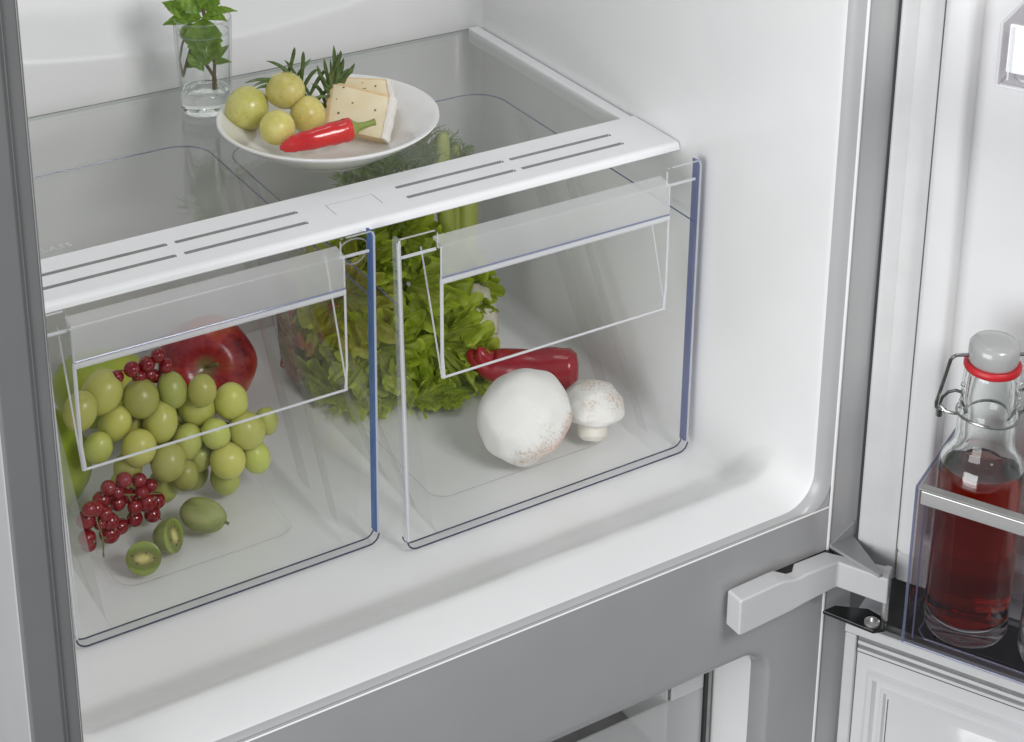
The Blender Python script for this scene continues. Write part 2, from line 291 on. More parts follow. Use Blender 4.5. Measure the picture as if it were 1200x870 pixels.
# ------------------------------------------------------------------ mesh helpers
class MB:
    def __init__(s): s.v = []; s.f = []; s.mi = []; s.tone = None
    def add(s, vs, fs, mi=0):
        o = len(s.v); s.v += [tuple(v) for v in vs]; s.f += [tuple(i+o for i in f) for f in fs]; s.mi += [mi]*len(fs)
    def box(s, x0, x1, y0, y1, z0, z1, mi=0):
        s.add([(x, y, z) for z in (z0, z1) for y in (y0, y1) for x in (x0, x1)],
              [(0, 2, 3, 1), (4, 5, 7, 6), (0, 1, 5, 4), (2, 6, 7, 3), (0, 4, 6, 2), (1, 3, 7, 5)], mi)
    def tube(s, pts, rad, seg=8, mi=0, cap=True):
        pts = [Vector(p) for p in pts]; n = len(pts)
        if not isinstance(rad, (list, tuple)): rad = [rad]*n
        t0 = (pts[1]-pts[0]).normalized(); a = Vector((0, 0, 1)) if abs(t0.z) < .9 else Vector((1, 0, 0))
        u = t0.cross(a).normalized(); vs = []; fs = []
        for i in range(n):
            t = (pts[min(i+1, n-1)]-pts[max(i-1, 0)]).normalized()
            u = (u-t*u.dot(t)).normalized(); w = t.cross(u)
            for k in range(seg):
                an = 2*PI*k/seg; vs.append(pts[i]+(u*math.cos(an)+w*math.sin(an))*rad[i])
        for i in range(n-1):
            for k in range(seg):
                fs.append((i*seg+k, i*seg+(k+1) % seg, (i+1)*seg+(k+1) % seg, (i+1)*seg+k))
        if cap: fs.append(tuple(range(seg))[::-1]); fs.append(tuple((n-1)*seg+k for k in range(seg)))
        s.add(vs, fs, mi)
    def lathe(s, prof, seg=48, mi=0, c=(0, 0, 0)):
        vs = []; fs = []; n = len(prof)
        for (r, z) in prof:
            for k in range(seg):
                a = 2*PI*k/seg; vs.append((c[0]+max(r, 1e-5)*math.cos(a), c[1]+max(r, 1e-5)*math.sin(a), c[2]+z))
        for i in range(n-1):
            for k in range(seg):
                fs.append((i*seg+k, i*seg+(k+1) % seg, (i+1)*seg+(k+1) % seg, (i+1)*seg+k))
        fs.append(tuple(range(seg))[::-1]); fs.append(tuple((n-1)*seg+k for k in range(seg)))
        s.add(vs, fs, mi)
    def grid(s, fn, nu, nv, mi=0, flip=False):
        vs = [fn(i/nu, j/nv) for i in range(nu+1) for j in range(nv+1)]; fs = []
        for i in range(nu):
            for j in range(nv):
                q = (i*(nv+1)+j, (i+1)*(nv+1)+j, (i+1)*(nv+1)+j+1, i*(nv+1)+j+1); fs.append(q[::-1] if flip else q)
        s.add(vs, fs, mi)
    def build(s, name, mats, parent=None, smooth=True, bevel=0.0, bseg=2, weld=False, angle=40, norm=True):
        me = bpy.data.meshes.new(name); me.from_pydata(s.v, [], s.f)
        for mm in (mats if isinstance(mats, (list, tuple)) else [mats]): me.materials.append(M[mm])
        for p, i in zip(me.polygons, s.mi): p.material_index = i
        bm = bmesh.new(); bm.from_mesh(me)
        if weld: bmesh.ops.remove_doubles(bm, verts=bm.verts, dist=1e-5)
        if bevel:
            es = [e for e in bm.edges if len(e.link_faces) == 2 and e.calc_face_angle(0) > R(30)]
            bmesh.ops.bevel(bm, geom=es, offset=bevel, segments=bseg, affect='EDGES', profile=0.5, clamp_overlap=True)
        if norm: bmesh.ops.recalc_face_normals(bm, faces=bm.faces)
        bm.to_mesh(me); bm.free()
        if smooth:
            for p in me.polygons: p.use_smooth = True
            me.set_sharp_from_angle(angle=R(angle))
        o_w = bool(bevel) and smooth
        if s.tone is not None and len(s.tone) == len(me.vertices):
            at = me.color_attributes.new('tone', 'FLOAT_COLOR', 'POINT')
            for i, t in enumerate(s.tone): at.data[i].color = (*t, 1)
        o = bpy.data.objects.new(name, me); col.objects.link(o)
        if o_w:
            wn = o.modifiers.new('weighted_normals', 'WEIGHTED_NORMAL'); wn.mode = 'FACE_AREA'; wn.weight = 90; wn.keep_sharp = True
        if parent: o.parent = parent
        return o

def tag(o, label, cat, group=None, kind=None):
    if label: o['label'] = label
    if cat: o['category'] = cat
    if group: o['group'] = group
    if kind: o['kind'] = kind
    return o

def thing(name, label, cat, loc=(0, 0, 0), rot=None, group=None):
    o = bpy.data.objects.new(name, None); col.objects.link(o); o.empty_display_size = 0.02
    o.location = loc
    if rot is not None:
        if isinstance(rot, Matrix): o.rotation_euler = rot.to_euler()
        else: o.rotation_euler = rot
    return tag(o, label, cat, group)

def basis(z, x=None):
    """rotation whose local z is the given direction"""
    z = Vector(z).normalized(); x = Vector(x or (1, 0, 0)); x = (x-z*x.dot(z)).normalized(); y = z.cross(x)
    return Matrix((x, y, z)).transposed()

def smooth01(t): t = max(0, min(1, t)); return t*t*(3-2*t)

def boxpart(name, mat_, parent, x0, x1, y0, y1, z0, z1, bevel=0.001, seg=2):
    b_ = MB(); b_.box(x0, x1, y0, y1, z0, z1); return b_.build(name, mat_, parent, bevel=bevel, bseg=seg)

# ------------------------------------------------------------------ setting: studio floor
b_ = MB(); b_.box(-6, 6, -6, 6, -0.96, -0.95)
tag(b_.build('floor', 'floor', smooth=False), None, None, kind='structure')

# ------------------------------------------------------------------ refrigerator
fridge = thing('refrigerator', 'open white and silver refrigerator with both doors swung to the right', 'refrigerator', (0, 0, 0))
XR, XL = -0.010, -0.5516
ZT = 0.78
def floor_z(y):
    pts = [(0, -.0035), (.0015, -.0016), (.004, -.0006), (.0085, 0), (.050, 0), (.056, -.0016), (.064, -.006), (.10, -.0275), (.112, -.0318), (.125, -.033), (1, -.033)]
    for (a, za), (c, zc) in zip(pts, pts[1:]):
        if y <= c: return za+(zc-za)*(y-a)/(c-a)
    return -.033
YS = [0, .0015, .004, .0085, .013, .02, .03, .045, .0505, .054, .058, .064, .072, .08, .09, .10, .106, .112, .118, .125, .15, .20, .26, .32, .40, .505]
def inset(y): return 0.010*(1-math.sqrt(max(0, 1-(1-min(y, .012)/.012)**2)))      # rounded front lip of the liner
prof_b = MB(); rows = []
for y in YS:
    zf = floor_z(y); io = inset(y); xr, xl = XR+io, XL-io*.25
    rr = .026-.015*smooth01((y-.075)/.04)
    row = []
    for z in (ZT, .60, .45, .30, .2, .12, .06, zf+rr+.01): row.append((xr, y, z))
    for k in range(0, 9):
        a = PI/2*k/8; row.append((xr-rr+rr*math.cos(a), y, zf+rr-rr*math.sin(a)))
    for k in range(1, 8): row.append((xr-rr+(xl-xr+2*rr)*k/8, y, zf))
    for k in range(0, 9):
        a = PI/2*k/8; row.append((xl+rr-rr*math.sin(a), y, zf+rr-rr*math.cos(a)))
    for z in (zf+rr+.01, .06, .12, .2, .30, .45, .60, ZT): row.append((xl, y, z))
    rows.append(row)
n = len(rows[0])
vs = [p for r_ in rows for p in r_]
fs = [(i*n+j, i*n+j+1, (i+1)*n+j+1, (i+1)*n+j) for i in range(len(rows)-1) for j in range(n-1)]
prof_b.add(vs, fs); prof_b.mi = [1 if k//(n-1) < 3 else 0 for k in range(len(fs))]; prof_b.build('liner', ['liner', 'frame_light_lip_shade'], fridge, angle=60)  # front lip rows are grey: shade painted onto the white liner
# white flange that fills the lower front corners between liner and frames
for sg, xo in ((1, -.0004), (-1, -.5612)):
    b_ = MB(); rr = .026; zf = floor_z(0); xc = (XR+.010)-rr if sg > 0 else (XL-.010)+rr
    arc = [(xc+sg*(rr+.0006)*math.sin(PI/2*k/10), .0010, zf+rr-(rr+.0006)*math.cos(PI/2*k/10)) for k in range(11)]
    vs = [(xo, .0010, -.0012)]+[(min(max(p[0], -.5612), -.0004), p[1], max(p[2], -.0012)) for p in arc]
    vs += [(x, .0040, z) for x, _, z in vs]; n = 12
    b_.add(vs, [(0, k, k+1) for k in range(1, 11)]+[(n, n+k+1, n+k) for k in range(1, 11)]+[(k, k+1, n+k+1, n+k) for k in range(0, 11)])
    b_.build('corner_flange', 'frame_light_lip_shade', fridge, smooth=False)
# back wall: lower plinth with a bowed crest, upper wall set back, rounded corners
def crest(x): return .2505+.55*(x+.262)**2
bw = MB(); XS = [XL, XL+.002, XL+.006, XL+.012, XL+.02] + [XL+.02+(XR-XL-.04)*k/26 for k in range(1, 26)] + [XR-.02, XR-.012, XR-.006, XR-.002, XR]
def backrow(x):
    d = min(x-XL, XR-x); fil = .02-math.sqrt(max(0, .02**2-(.02-min(d, .02))**2))
    zc = crest(x); out = []
    for z in (-.034, .05, .15, .19): out.append((x, .502-fil, z))
    out.append((x, .500-fil, .2175))
    out += [(x, .5012-fil, zc-.010), (x, .5030-fil, zc-.004), (x, .5062-fil, zc), (x, .5105-fil, zc+.004), (x, .5165-fil, zc+.010), (x, .5240-fil, zc+.021), (x, .5310-fil, zc+.036), (x, .5360-fil, zc+.056), (x, .5390-fil, zc+.085), (x, .5405-fil, zc+.13), (x, .541-fil, .55), (x, .541-fil, ZT)]
    return out
rows = [backrow(x) for x in XS]; n = len(rows[0]); vs = [p for r_ in rows for p in r_]
fs = [(i*n+j, i*n+j+1, (i+1)*n+j+1, (i+1)*n+j) for i in range(len(rows)-1) for j in range(n-1)]
bw.add(vs, fs); bw.build('back_wall', 'liner', fridge, angle=70)
for sx_ in (XR, XL): boxpart('back_corner', 'liner', fridge, sx_-.0006, sx_+.0006, .50, .545, -.03, ZT, 0)
# outer shell
boxpart('side_panel', 'shell', fridge, -.5819, -.5670, .0016, .62, -.94, ZT, .0012, 3)
boxpart('side_panel', 'shell', fridge, .0070, .0197, .006, .62, -.94, ZT, .0025, 3)
boxpart('rear_panel', 'shell', fridge, -.567, .007, .60, .62, -.94, ZT, .001)
# front frames beside the opening, with a raised bead next to the liner
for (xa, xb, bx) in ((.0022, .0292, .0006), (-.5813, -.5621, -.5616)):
    boxpart('front_frame', 'frame_light_lip_shade' if bx > -.1 else 'frame_shaded', fridge, xa, xb, 0, .030, -.94, ZT, .0022, 3)  # same frame both sides; shade and light put into darker and lighter greys
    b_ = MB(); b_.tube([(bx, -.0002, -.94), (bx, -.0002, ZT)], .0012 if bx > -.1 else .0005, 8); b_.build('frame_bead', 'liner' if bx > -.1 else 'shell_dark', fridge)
boxpart('inner_flange', 'frame_shaded', fridge, -.5645, -.5522, .0006, .02, .0, ZT, .0022, 3)
# cross rail and freezer surround: one grey plate with a rounded freezer opening
fx0, fx1, fz1, rc = -.5137, -.0512, -.1125, .018
outer = [(-.5614, -.0012), (-.0008, -.0012), (-.0008, -.94), (-.5614, -.94)]
op = [(fx0, -.94)] + [(fx0, fz1-rc-.2)]
op = [(fx0, -.94), (fx0, fz1-rc)]
for k in range(1, 9): a = PI-PI/2*k/8; op.append((fx0+rc+rc*math.cos(a), fz1-rc+rc*math.sin(a)))
NX = 14
for k in range(1, NX): op.append((fx0+rc+(fx1-fx0-2*rc)*k/NX, fz1))
for k in range(0, 9): a = PI/2-PI/2*k/8; op.append((fx1-rc+rc*math.cos(a), fz1-rc+rc*math.sin(a)))
op.append((fx1, -.94))
def offs(p, d):
    x, z = p
    cx_, cz_ = min(max(x, fx0+rc), fx1-rc), min(z, fz1-rc)
    dx, dz = x-cx_, z-cz_; l = math.hypot(dx, dz)
    if l < 1e-6: return p
    return (x+dx/l*d*.30, z+dz/l*d)
b_ = MB(); LR = .016; rings = []
rings.append([(min(max(p[0]*1.0, -.5614), -.0008), p[1]) for p in [offs(p, LR) for p in op]])
ring_pts = []
for k in range(0, 8):
    t = PI/2*k/7; ring_pts.append([(q[0], LR*(1-math.cos(t)), q[1]) for q in [offs(p, LR*(1-math.sin(t))) for p in op]])
ring_pts.append([(p[0], LR+.001, p[1]) for p in op])
vs = [p for r_ in ring_pts for p in r_]; n = len(op)
fs = [(i*n+j, i*n+j+1, (i+1)*n+j+1, (i+1)*n+j) for i in range(len(ring_pts)-1) for j in range(n-1)]
b_.add(vs, fs)
# flat face around the ring
r0 = ring_pts[0]
def outp(p):
    x, z = p[0], p[2]
    return x, z
vs = list(r0)+[]; top_o = []
for p in r0:
    x, z = p[0], p[2]
    if z >= fz1-rc+LR*0.2 and fx0+rc-.002 <= x <= fx1-rc+.002: top_o.append((x, 0, -.0012))
    elif z >= fz1-rc:
        if x < -.28: t = (PI-math.atan2(z-(fz1-rc), x-(fx0+rc)))/(PI/2); top_o.append((-.5614, 0, z) if t < .5 else ((-.5614+(fx0+rc+.5614)*(t-.5)*2), 0, -.0012))
        else: t = math.atan2(z-(fz1-rc), x-(fx1-rc))/(PI/2); top_o.append((-.0008, 0, z) if t < .5 else (-.0008+(fx1-rc+.0008)*(t-.5)*2, 0, -.0012))
    else: top_o.append((-.5614 if x < -.28 else -.0008, 0, z))
# corner fix: add explicit corner vertices
vs = list(r0)+top_o; fs = [(j, j+1, n+j+1, n+j) for j in range(n-1)]
b_.add(vs, fs)
for j in range(n-1):
    a_, c_ = top_o[j], top_o[j+1]
    if abs(a_[0]+.5614) < 1e-6 and a_[2] < -.0013 and abs(c_[2]+.0012) < 1e-6: b_.add([a_, c_, (-.5614, 0, -.0012)], [(0, 1, 2)])
    if abs(c_[0]+.0008) < 1e-6 and c_[2] < -.0013 and abs(a_[2]+.0012) < 1e-6: b_.add([a_, c_, (-.0008, 0, -.0012)], [(0, 1, 2)])
b_.add([(-.5614, 0, -.0012), (-.0008, 0, -.0012), (-.0008, .0012, -.0004), (-.5614, .0012, -.0004)], [(0, 1, 2, 3)])
b_.add([(-.5614, .0012, -.0004), (-.0008, .0012, -.0004), (-.0008, .012, -.0055), (-.5614, .012, -.0055)], [(0, 1, 2, 3)])
b_.build('cross_rail', 'frame', fridge, angle=50, weld=True)
b_ = MB(); b_.tube([(-.5610, -.0001, -.0016), (-.0008, -.0001, -.0016)], .0006, 8); b_.build('rail_highlight', 'liner', fridge)  # highlight along the top of the rail, drawn as a white tube
# freezer liner
b_ = MB(); y0 = LR+.001
for j in range(len(op)-1):
    p, q = op[j], op[j+1]; b_.add([(p[0], y0, p[1]), (q[0], y0, q[1]), (q[0], .48, q[1]), (p[0], .48, p[1])], [(0, 1, 2, 3)])
b_.add([(fx0, .48, -.94), (fx1, .48, -.94), (fx1, .48, fz1), (fx0, .48, fz1)], [(0, 1, 2, 3)])
b_.build('freezer_liner', 'liner', fridge, angle=50)

# hinge hardware (moves with the cabinet)
b_ = MB(); b_.box(-.054, .002, -.0165, .001, -.0405, -.0385); b_.build('hinge_plate', 'dark_steel', fridge, bevel=.0006)
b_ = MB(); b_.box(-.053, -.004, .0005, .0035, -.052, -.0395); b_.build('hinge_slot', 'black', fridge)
b_ = MB(); b_.tube([(-.0535, -.010, -.0376), (-.0535, -.010, -.0352)], .0012, 10); b_.build('rivet', 'steel', fridge)

# ------------------------------------------------------------------ doors (local frame: s along the door, n towards the cabinet interior)
AD = R(27.5)
DV = Vector((math.sin(AD), -math.cos(AD), 0)); NV = Vector((-math.cos(AD), -math.sin(AD), 0)); KP = Vector((.0243, -.006, -.0134)); DK = 1.017
DM = Matrix((DV, NV, Vector((0, 0, 1)))).transposed()      # columns
def dpos(s_, n_, z_): return KP+(DV*s_+NV*n_+Vector((0, 0, z_)))*DK
class DB(MB):
    """mesh builder in door coordinates (s, n, z)"""
    def build(s, *a, **k):
        s.v = [tuple(dpos(*v)) for v in s.v]; return MB.build(s, *a, **k)
def dbox(name, mt_, parent, s0, s1, n0, n1, z0, z1, bevel=.001, seg=2):
    b_ = DB(); b_.box(s0, s1, n0, n1, z0, z1); return b_.build(name, mt_, parent, bevel=bevel, bseg=seg)

fdoor = dbox('fridge_door', 'door_white_dimmed', fridge, -.002, .585, -.058, -.006, -.0445, ZT, .003, 3)
# magnetic gasket with its stepped profile
b_ = DB()
gp = [(.000, -.007), (.000, -.001), (.0012, .0), (.0042, .0), (.0056, .0006), (.0120, .0008), (.0130, .0013), (.0205, .0014), (.0217, .0010), (.0275, .0010), (.0290, .0005), (.0296, -.002)]
for (za, zb) in ((-.0440, ZT),):
    vs = [(s_, n_, z_) for z_ in (za, zb) for (s_, n_) in gp]; n = len(gp)
    b_.add(vs, [(j, j+1, n+j+1, n+j) for j in range(n-1)] + [tuple(range(n)), tuple(range(n, 2*n))])
b_.build('door_gasket', 'gasket', fdoor, angle=25)
dbox('bottom_gasket', 'gasket', fdoor, .0300, .56, -.0065, .0006, -.0443, -.0200, .002, 3)
# dark joint and liner dike, pocket
b_ = DB()
def rrect(s0, s1, z0, z1, r):
    out = [(s0, z1)]
    for k in range(0, 7): a = PI+PI/2*k/6; out.append((s0+r+r*math.cos(a), z0+r+r*math.sin(a)))
    out.append((s1, z0)); return out
pa = rrect(.0302, .55, -.0178, ZT, .007); pb = rrect(.0316, .55, -.0164, ZT, .006)
vs = [(s_, .0008, z_) for s_, z_ in pa]+[(s_, .0008, z_) for s_, z_ in pb]; n = len(pa)
b_.add(vs, [(j, j+1, n+j+1, n+j) for j in range(n-1)]); b_.build('dark_joint', 'dark_gap', fdoor, smooth=False)
b_ = DB(); prof = [(0, -.004), (0, .0055), (.0008, .0085), (.0025, .0103), (.005, .011), (.0165, .011), (.0185, .0104), (.0205, .0085), (.0212, .005), (.0218, -.044), (.026, -.046), (.50, -.046)]
pts = []
for (off, n_) in prof: pts.append([(s_, n_, z_) for s_, z_ in rrect(.0316+off, .55-min(off, .04), -.0164+min(off, .03), ZT, max(.006-off*.5, .004))])
n = len(pts[0]); vs = [p for r_ in pts for p in r_]
b_.add(vs[:11*n], [(i*n+j, i*n+j+1, (i+1)*n+j+1, (i+1)*n+j) for i in range(10) for j in range(n-1)])
b_.build('door_liner', 'door_white_dimmed', fdoor, angle=50)
dbox('pocket_back', 'door_white_dimmed', fdoor, .050, .55, -.0475, -.0435, .004, ZT, 0)
boxp = dbox('door_skin', 'shell', fdoor, -.002, .585, -.064, -.0585, -.0445, ZT, .001)

zdoor = dbox('freezer_door', 'door_white_dimmed', fridge, -.0035, .585, -.058, -.004, -.70, -.0975, .003, 3)
dbox('door_gap_shade', 'black', zdoor, .038, .58, -.056, -.014, -.0970, -.0935, .0006)  # black slab added for the dark void between the doors
b_ = DB()
zp = [(-.0945, -.0045), (-.0942, .0008), (-.0952, .0018), (-.1012, .0022), (-.1018, .0015)]
vs = [(s_, n_, z_) for s_ in (-.003, .585) for (z_, n_) in zp]; n = len(zp)
b_.add(vs, [(j, j+1, n+j+1, n+j) for j in range(n-1)]+[tuple(range(n)), tuple(range(n, 2*n))]); b_.build('top_gasket', 'gasket', zdoor, angle=25)
for z0_, z1_, n1_, m_ in ((-.1052, -.1022, .0008, 'greyline'), (-.1085, -.1056, .0022, 'door_white_dimmed'), (-.1118, -.1090, .0002, 'greyline'), (-.1146, -.1120, .0024, 'door_white_dimmed'), (-.1172, -.1150, .0002, 'dark_gap')):
    b_ = DB(); b_.box(.0075, .57, -.0045, n1_, z0_, z1_); b_.build('seal_lip', m_, zdoor, bevel=.0005)
b_ = DB(); b_.box(-.003, .0062, -.0045, .0022, -.66, -.1022); b_.build('side_gasket', 'gasket', zdoor, bevel=.0015, bseg=3)
def frame_ring(name, s0, s1, z0, z1, w, n0, n1, mt_, parent):
    b_ = DB(); ins = [(0, n0), (w*.3, n1), (w*.7, n1), (w, n0)]
    pts = [[(s0+o, n_, z0+o), (s0+o, n_, z1-o), (s1-o, n_, z1-o), (s1-o, n_, z0+o)] for o, n_ in ins]
    vs = [p for r_ in pts for p in r_]
    b_.add(vs, [(i*4+j, i*4+(j+1) % 4, (i+1)*4+(j+1) % 4, (i+1)*4+j) for i in range(3) for j in range(4)])
    return b_.build(name, mt_, parent, angle=20)
dbox('freezer_door_panel', 'door_white_dimmed', zdoor, .0065, .565, -.0045, -.0010, -.66, -.1172, .0008)
frame_ring('panel_moulding', .0150, .55, -.6, -.1300, .0085, -.001, .0022, 'door_white_dimmed', zdoor)
frame_ring('panel_moulding', .0265, .54, -.6, -.1410, .0050, -.001, .0012, 'door_white_dimmed', zdoor)
b_ = DB(); b_.box(.0330, .0334, -.0012, -.0004, -.5, -.1500); b_.build('panel_seam', 'dark_gap', zdoor, smooth=False)
b_ = DB()
def bulge(u, v):
    s_ = .078+.10*u; z_ = -.152-.16*v
    h = smooth01(u/.16)*smooth01(v/.10); return (s_, -.001+.010*h, z_)
b_.grid(bulge, 30, 30); b_.build('moulded_handle', 'door_white_dimmed', zdoor, angle=60)
dbox('door_skin', 'shell', zdoor, -.0035, .585, -.064, -.0585, -.70, -.0945, .001)
# hinge parts of the door side
b_ = MB(); ztop = -.0350
poly = [(.0015, -.001), (.0245, -.001), (.0150, -.036), (.0120, -.047), (.0085, -.047)]
b_.add([(x, y, -.0372) for x, y in poly]+[(x, y, -.0345) for x, y in poly], [tuple(range(5))[::-1], tuple(range(5, 10))]+[(j, (j+1) % 5, 5+(j+1) % 5, 5+j) for j in range(5)])
b_.build('upper_hinge_plate', 'frame', fridge, bevel=.0005)
b_ = MB(); b_.add([(.0015, -.002, -.036), (.0245, -.002, -.036), (.0245, -.002, -.0225), (.0015, -.002, -.0345), (.0015, .001, -.036), (.0245, .001, -.036), (.0245, .001, -.0225), (.0015, .001, -.0345)],
    [(0, 1, 2, 3), (4, 7, 6, 5), (0, 4, 5, 1), (1, 5, 6, 2), (2, 6, 7, 3), (3, 7, 4, 0)]); b_.build('hinge_bracket', 'frame', fridge, bevel=.0006)
b_ = MB(); poly = [(-.005, -.006), (.007, -.006), (.0255, -.022), (.0285, -.036), (.0205, -.046), (.0115, -.043)]
b_.add([(x, y, -.0895) for x, y in poly]+[(x, y, -.0865) for x, y in poly], [tuple(range(6))[::-1], tuple(range(6, 12))]+[(j, (j+1) % 6, 6+(j+1) % 6, 6+j) for j in range(6)])
b_.build('lower_hinge_plate', 'dark_steel', fridge, bevel=.0006)
b_ = MB(); b_.lathe([(.0058, -.0866), (.0058, -.0850), (.0045, -.0842), (.0020, -.0840), (.0016, -.0815), (.0008, -.0808)], 20, c=(.0165, -.036, 0)); b_.build('hinge_pin', 'steel', fridge)
b_ = MB(); b_.tube([(.0285, -.036, -.088), (.0285, -.036, -.043)], .0028, 14); b_.build('hinge_post', 'steel', fridge)
b_ = DB(); b_.box(.0215, .060, -.040, -.010, -.0935, -.0450); b_.build('hinge_gap_shade', 'black', fridge, bevel=.001)  # black block added for the shadow in the gap between the doors
b_ = DB(); b_.box(.002, .024, -.022, -.001, -.0960, -.0925); b_.build('hinge_seat', 'gasket', fridge, bevel=.0012, bseg=3)
# white hinge lever: bar along the cross rail that turns along the door
b_ = MB(); yf, yb = -.0183, -.0030
tp = [(-.0942, -.0352), (-.0920, -.0345), (-.0600, -.0336), (-.0535, -.0338), (-.0460, -.0360), (-.0400, -.0366), (-.0340, -.0356), (-.0060, -.0364), (-.0045, -.0366)]
bt = [(-.0942, -.0635), (-.0920, -.0645), (-.0600, -.0630), (-.0535, -.0627), (-.0460, -.0622), (-.0400, -.0615), (-.0340, -.0606), (-.0060, -.0585), (-.0045, -.0584)]
vs = []
for (x, z), (_, zb) in zip(tp, bt):
    yb2 = yb if not (-.050 < x < -.037) else yb-.0055
    vs += [(x, yf, z), (x, yb2, z), (x, yb2, zb), (x, yf, zb)]
fs = [(i*4+j, i*4+(j+1) % 4, (i+1)*4+(j+1) % 4, (i+1)*4+j) for i in range(len(tp)-1) for j in range(4)]
e0 = (len(tp)-1)*4; fs.append((3, 2, 1, 0))
# turned end along the door direction
P0 = Vector((-.0045, yf, 0)); end = P0+DV*.0385
vs += [(end.x, end.y, -.0372), (end.x+.0125, end.y+.010, -.0372), (end.x+.0125, end.y+.010, -.0590), (end.x, end.y, -.0590)]
fs += [(e0+j, e0+(j+1) % 4, e0+4+(j+1) % 4, e0+4+j) for j in range(4)]+[(e0+4, e0+5, e0+6, e0+7)]
b_.add(vs, fs); b_.build('hinge_lever', 'lever', fridge, bevel=.0026, bseg=4, angle=50)

# ------------------------------------------------------------------ glass shelf with white vented front strip
shelf = thing('glass_shelf', 'clear glass shelf with white slotted front strip above the drawers', 'shelf', (0, 0, 0))
b_ = MB(); b_.box(XL+.003, -.0125, .246, .489, .2128, .2160)
pane = b_.build('glass_pane', ['pane', 'pane_edge'], shelf, smooth=False)
for p in pane.data.polygons:
    if abs(p.normal.z) < .5: p.material_index = 1
b_ = MB(); b_.tube([(XL+.003, .489, .2160), (-.0125, .489, .2160)], .00045, 6); b_.build('pane_rear_edge', 'greyline', shelf)
boxpart('side_rail', 'liner_matte', shelf, -.0215, -.0112, .245, .486, .2050, .2186, .0012, 2)
boxpart('side_rail', 'liner_matte', shelf, XL+.0012, XL+.0115, .245, .486, .2050, .2186, .0012, 2)
def masked_plate(xs, ys, holes, z0, z1, axis='z', edgefn=None):
    """plate on a grid with rectangular holes; returns MB with material 1 on the rim"""
    b = MB(); idx = {}
    def vid(i, j, k):
        if (i, j, k) not in idx:
            idx[(i, j, k)] = len(b.v); z = z1 if k else z0
            b.v.append((xs[i], ys[j], z) if axis == 'z' else (xs[i], z, ys[j]))
        return idx[(i, j, k)]
    def solid(i, j):
        if i < 0 or j < 0 or i >= len(xs)-1 or j >= len(ys)-1: return False
        cx_, cy_ = (xs[i]+xs[i+1])/2, (ys[j]+ys[j+1])/2
        return not any(h[0] < cx_ < h[1] and h[2] < cy_ < h[3] for h in holes)
    for i in range(len(xs)-1):
        for j in range(len(ys)-1):
            if not solid(i, j): continue
            for k in (0, 1):
                b.f.append((vid(i, j, k), vid(i+1, j, k), vid(i+1, j+1, k), vid(i, j+1, k))); b.mi.append(0)
            for (di, dj, a, c) in ((-1, 0, (i, j), (i, j+1)), (1, 0, (i+1, j), (i+1, j+1)), (0, -1, (i, j), (i+1, j)), (0, 1, (i, j+1), (i+1, j+1))):
                if not solid(i+di, j+dj):
                    b.f.append((vid(*a, 0), vid(*c, 0), vid(*c, 1), vid(*a, 1))); b.mi.append(1)
    return b
holes = []
for (xa, xb) in ((-.4970, -.4058), (-.4002, -.3106), (-.2338, -.1440), (-.1384, -.0480)):
    for dx, yc in ((0, .2228), (-.0006, .2046)): holes.append((xa+dx, xb+dx, yc-.0020, yc+.0020))
rects = [(-.2895, -.2530, .2218, .2222), (-.2534, -.2530, .2050, .2218), (-.2895, -.2891, .2050, .2218)]
xs = sorted({XL+.001, -.0108}|{h[0] for h in holes+rects}|{h[1] for h in holes+rects}); ys = sorted({.1872, .2445}|{h[2] for h in holes+rects}|{h[3] for h in holes+rects})
b_ = masked_plate(xs, ys, holes+rects, .2166, .2198)
strip = b_.build('vent_strip', ['liner_matte', 'slot_shade'], shelf, smooth=False)
for p in strip.data.polygons:
    if abs(p.center.y-.2445) < 1e-4 or abs(p.center.y-.1872) < 1e-4 or p.center.x > -.011 or p.center.x < XL+.0012: p.material_index = 0
bm = bmesh.new(); bm.from_mesh(strip.data)
es = []
for e in bm.edges:
    a_, c_ = e.verts
    if abs(a_.co.z-c_.co.z) > .002 and all(any(abs(a_.co.x-hx) < 1e-5 for hx in (h[0], h[1])) and any(abs(a_.co.y-hy) < 1e-5 for hy in (h[2], h[3])) for h in [h for h in holes if h[0]-1e-4 < a_.co.x < h[1]+1e-4 and h[2]-1e-4 < a_.co.y < h[3]+1e-4][:1]) and len(e.link_faces) == 2: es.append(e)
es = [e for e in es if any(abs(e.verts[0].co.x-x) < 1e-5 and abs(e.verts[0].co.y-y) < 1e-5 for h in holes for x in h[:2] for y in h[2:])]
bmesh.ops.bevel(bm, geom=es, offset=.0019, segments=4, affect='EDGES', profile=.5, clamp_overlap=True)
bm.to_mesh(strip.data); bm.free()
# rounded nose in front and the body below the slots
nose = [(.1872, .2198), (.1858, .2195), (.1846, .2187), (.1838, .2176), (.1834, .2160), (.1830, .2142), (.1838, .2132), (.1860, .2130), (.1872, .2130)]
b_ = MB(); n = len(nose)
b_.add([(x, y, z) for x in (XL+.001, -.0108) for y, z in nose], [(j, j+1, n+j+1, n+j) for j in range(n-1)]+[tuple(range(n))[::-1], tuple(range(n, 2*n))])
b_.build('strip_nose', 'liner_matte', shelf, angle=50)
boxpart('strip_base', 'slot_shade', shelf, XL+.002, -.0115, .1874, .2440, .2128, .2152, 0)
b_ = MB(); b_.tube([(XL+.01, .2465, .2162), (-.022, .2465, .2162)], .0006, 6); b_.build('strip_joint', 'greyline', shelf)
cu = bpy.data.curves.new('etched_text', 'FONT'); cu.body = 'GLASS'; cu.size = .0085; cu.extrude = .0001; cu.align_x = 'RIGHT'
cu.materials.append(M['etch']); cu.space_character = 1.25
tmp_t = bpy.data.objects.new('etched_text', cu); col.objects.link(tmp_t)
